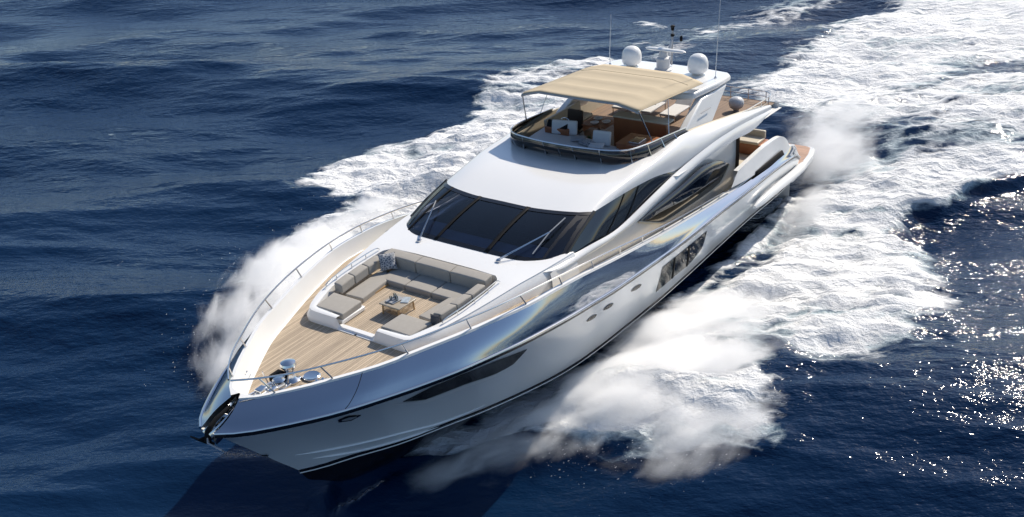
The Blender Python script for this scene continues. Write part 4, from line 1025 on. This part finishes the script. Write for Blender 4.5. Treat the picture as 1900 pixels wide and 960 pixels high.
# ================================================================== SPRAY
def spray_mat(name, dens, sc, rot, gain=2.6, sharp=1.1):
    m = bpy.data.materials.new(name); m.use_nodes = True; n = m.node_tree.nodes; l = m.node_tree.links; n.clear()
    out = n.new('ShaderNodeOutputMaterial'); v = n.new('ShaderNodeVolumePrincipled'); v.inputs['Color'].default_value = (.995, .996, .998, 1); v.inputs['Anisotropy'].default_value = 0.0
    tc = n.new('ShaderNodeTexCoord'); ln = n.new('ShaderNodeVectorMath'); ln.operation = 'LENGTH'; l.new(tc.outputs['Object'], ln.inputs[0])
    ge = n.new('ShaderNodeNewGeometry'); ns = n.new('ShaderNodeTexNoise'); ns.inputs['Scale'].default_value = sc; ns.inputs['Detail'].default_value = 5; ns.inputs['Roughness'].default_value = .6; ns.inputs['Distortion'].default_value = .5
    mp = n.new('ShaderNodeMapping'); mp.vector_type = 'TEXTURE'; mp.inputs['Scale'].default_value = (2.3, 1, .9); mp.inputs['Rotation'].default_value = (0, math.radians(-12), math.radians(rot)); l.new(ge.outputs['Position'], mp.inputs[0]); l.new(mp.outputs[0], ns.inputs['Vector'])
    def M(op, a, b=None, cl=False):
        q = n.new('ShaderNodeMath'); q.operation = op; q.use_clamp = cl
        for i, w in enumerate((a, b)):
            if w is None: continue
            if isinstance(w, (int, float)): q.inputs[i].default_value = w
            else: l.new(w, q.inputs[i])
        return q.outputs[0]
    f = M('SUBTRACT', 1.0, ln.outputs['Value'])
    g = M('ADD', M('MULTIPLY', f, 1.7), M('MULTIPLY', M('SUBTRACT', ns.outputs[0], .60), gain))
    g = M('MULTIPLY', M('MULTIPLY', g, sharp, True), M('MULTIPLY', f, 6.0, True))
    l.new(M('MULTIPLY', g, dens), v.inputs['Density']); l.new(v.outputs[0], out.inputs['Volume']); return m
SPM = spray_mat('spray_mist', 4.2, 1.1, 145, 2.3, 1.8)
SPM2 = spray_mat('thin_mist', 1.3, 1.5, 145, 3.2, 1.2)
SPS = spray_mat('starboard_mist', 2.8, 1.2, 215, 2.5, 1.5)
def plume(name, c, r, rz, tilt=0, m=None):
    me = bpy.data.meshes.new(name); bm = bmesh.new(); bmesh.ops.create_icosphere(bm, subdivisions=4, radius=1); bm.to_mesh(me); bm.free()
    o = bpy.data.objects.new(name, me); COL.objects.link(o); o.location = c; o.scale = r; o.rotation_euler = (0, tilt, rz); me.materials.append(m or SPM); o['kind'] = 'stuff'; return o
for c, q, a in (((17.0, -8.0, .4), (4.4, 3.2, 1.7), 24), ((18.6, -5.6, .5), (3.4, 2.6, 1.5), 30), ((14.4, -9.6, .2), (3.8, 2.6, 1.2), 20), ((20.2, -7.0, .2), (2.0, 1.7, .9), 40), ((11.0, -10.5, .1), (3.6, 1.8, .7), 12)):
    plume('bow_spray', c, q, math.radians(a), m=SPS)
for c, q, a in (((15.9, 4.7, .2), (3.7, 2.2, 1.35), -22), ((14.0, 5.9, .2), (3.3, 2.2, 1.2), -20), ((12.4, 4.6, .2), (3.6, 2.2, 1.2), -25), ((16.2, 5.9, .1), (2.2, 1.5, .95), -30), ((17.5, 3.9, .15), (2.6, 1.4, 1.0), -30), ((16.4, 6.9, .1), (2.7, 1.5, .9), -25), ((14.6, 7.6, .1), (2.4, 1.5, .8), -10)):
    plume('bow_spray', c, q, math.radians(a))
for c, q, a in (((18.6, 3.0, .1), (3.6, 1.3, .8), -22), ((15.2, 3.4, .1), (3.0, 1.2, .8), -12), ((-3.6, 3.0, .2), (3.6, 2.2, 1.1), 10), ((-7.0, 2.2, .2), (4.8, 2.6, 1.2), 5), ((11.0, 7.6, .0), (3.4, 1.8, .8), 10), ((21.4, -3.2, .3), (2.4, 1.5, 1.1), 30), ((17.4, 6.2, .0), (2.4, 1.2, .5), -40), ((14.6, 7.6, .0), (2.6, 1.3, .6), 0), ((1.5, 4.0, .0), (3.2, .9, .6), 0), ((20.6, 1.9, .0), (2.2, .8, .5), -25)):
    plume('thin_spray', c, q, math.radians(a), m=SPM2)
# flying drops at the ragged edges of the sheets
V = []; F = []
def drops(nn_, c, r, rz, zmax, smin, smax, dirv):
    for _ in range(nn_):
        a = rng.uniform(0, 2 * math.pi); q = rng.normal(1.0, .16)
        x = r[0] * q * math.cos(a); y = r[1] * q * math.sin(a)
        X_ = c[0] + x * math.cos(rz) - y * math.sin(rz); Y_ = c[1] + x * math.sin(rz) + y * math.cos(rz); Z_ = abs(rng.normal(0, zmax * .5)) + .1
        if abs(Y_) < 3.7 and X_ < 26: continue
        s_ = smin + (smax - smin) * rng.random() ** 2.5; d = Vector(dirv) * s_ * rng.uniform(1.2, 3.2); n_ = len(V)
        p = Vector((X_, Y_, Z_)); u = Vector((0, 0, s_)); w = d.cross(u).normalized() * s_
        V.extend([tuple(p + d), tuple(p - d), tuple(p + u), tuple(p - u), tuple(p + w), tuple(p - w)])
        for t in ((0, 2, 4), (0, 4, 3), (0, 3, 5), (0, 5, 2), (1, 4, 2), (1, 3, 4), (1, 5, 3), (1, 2, 5)): F.append(tuple(n_ + k for k in t))
drops(1300, (16.5, -8.0, 0), (5.0, 3.0), math.radians(22), 1.3, .003, .014, (-.8, -.5, .2))
drops(1300, (15.2, 5.2, 0), (4.6, 2.9), math.radians(-20), 1.0, .003, .014, (-.8, .5, .15))
md = bpy.data.materials.new('water_drops'); md.use_nodes = True; n = md.node_tree.nodes; l = md.node_tree.links; n.clear()
out = n.new('ShaderNodeOutputMaterial'); d_ = n.new('ShaderNodeBsdfDiffuse'); t_ = n.new('ShaderNodeBsdfTranslucent'); x_ = n.new('ShaderNodeMixShader'); x_.inputs[0].default_value = .5
d_.inputs[0].default_value = (.9, .9, .9, 1); t_.inputs[0].default_value = (.9, .9, .9, 1)
l.new(d_.outputs[0], x_.inputs[1]); l.new(t_.outputs[0], x_.inputs[2]); l.new(x_.outputs[0], out.inputs[0])
o = obj('spray_droplets', V, F, md, None, smooth=False); o['kind'] = 'stuff'
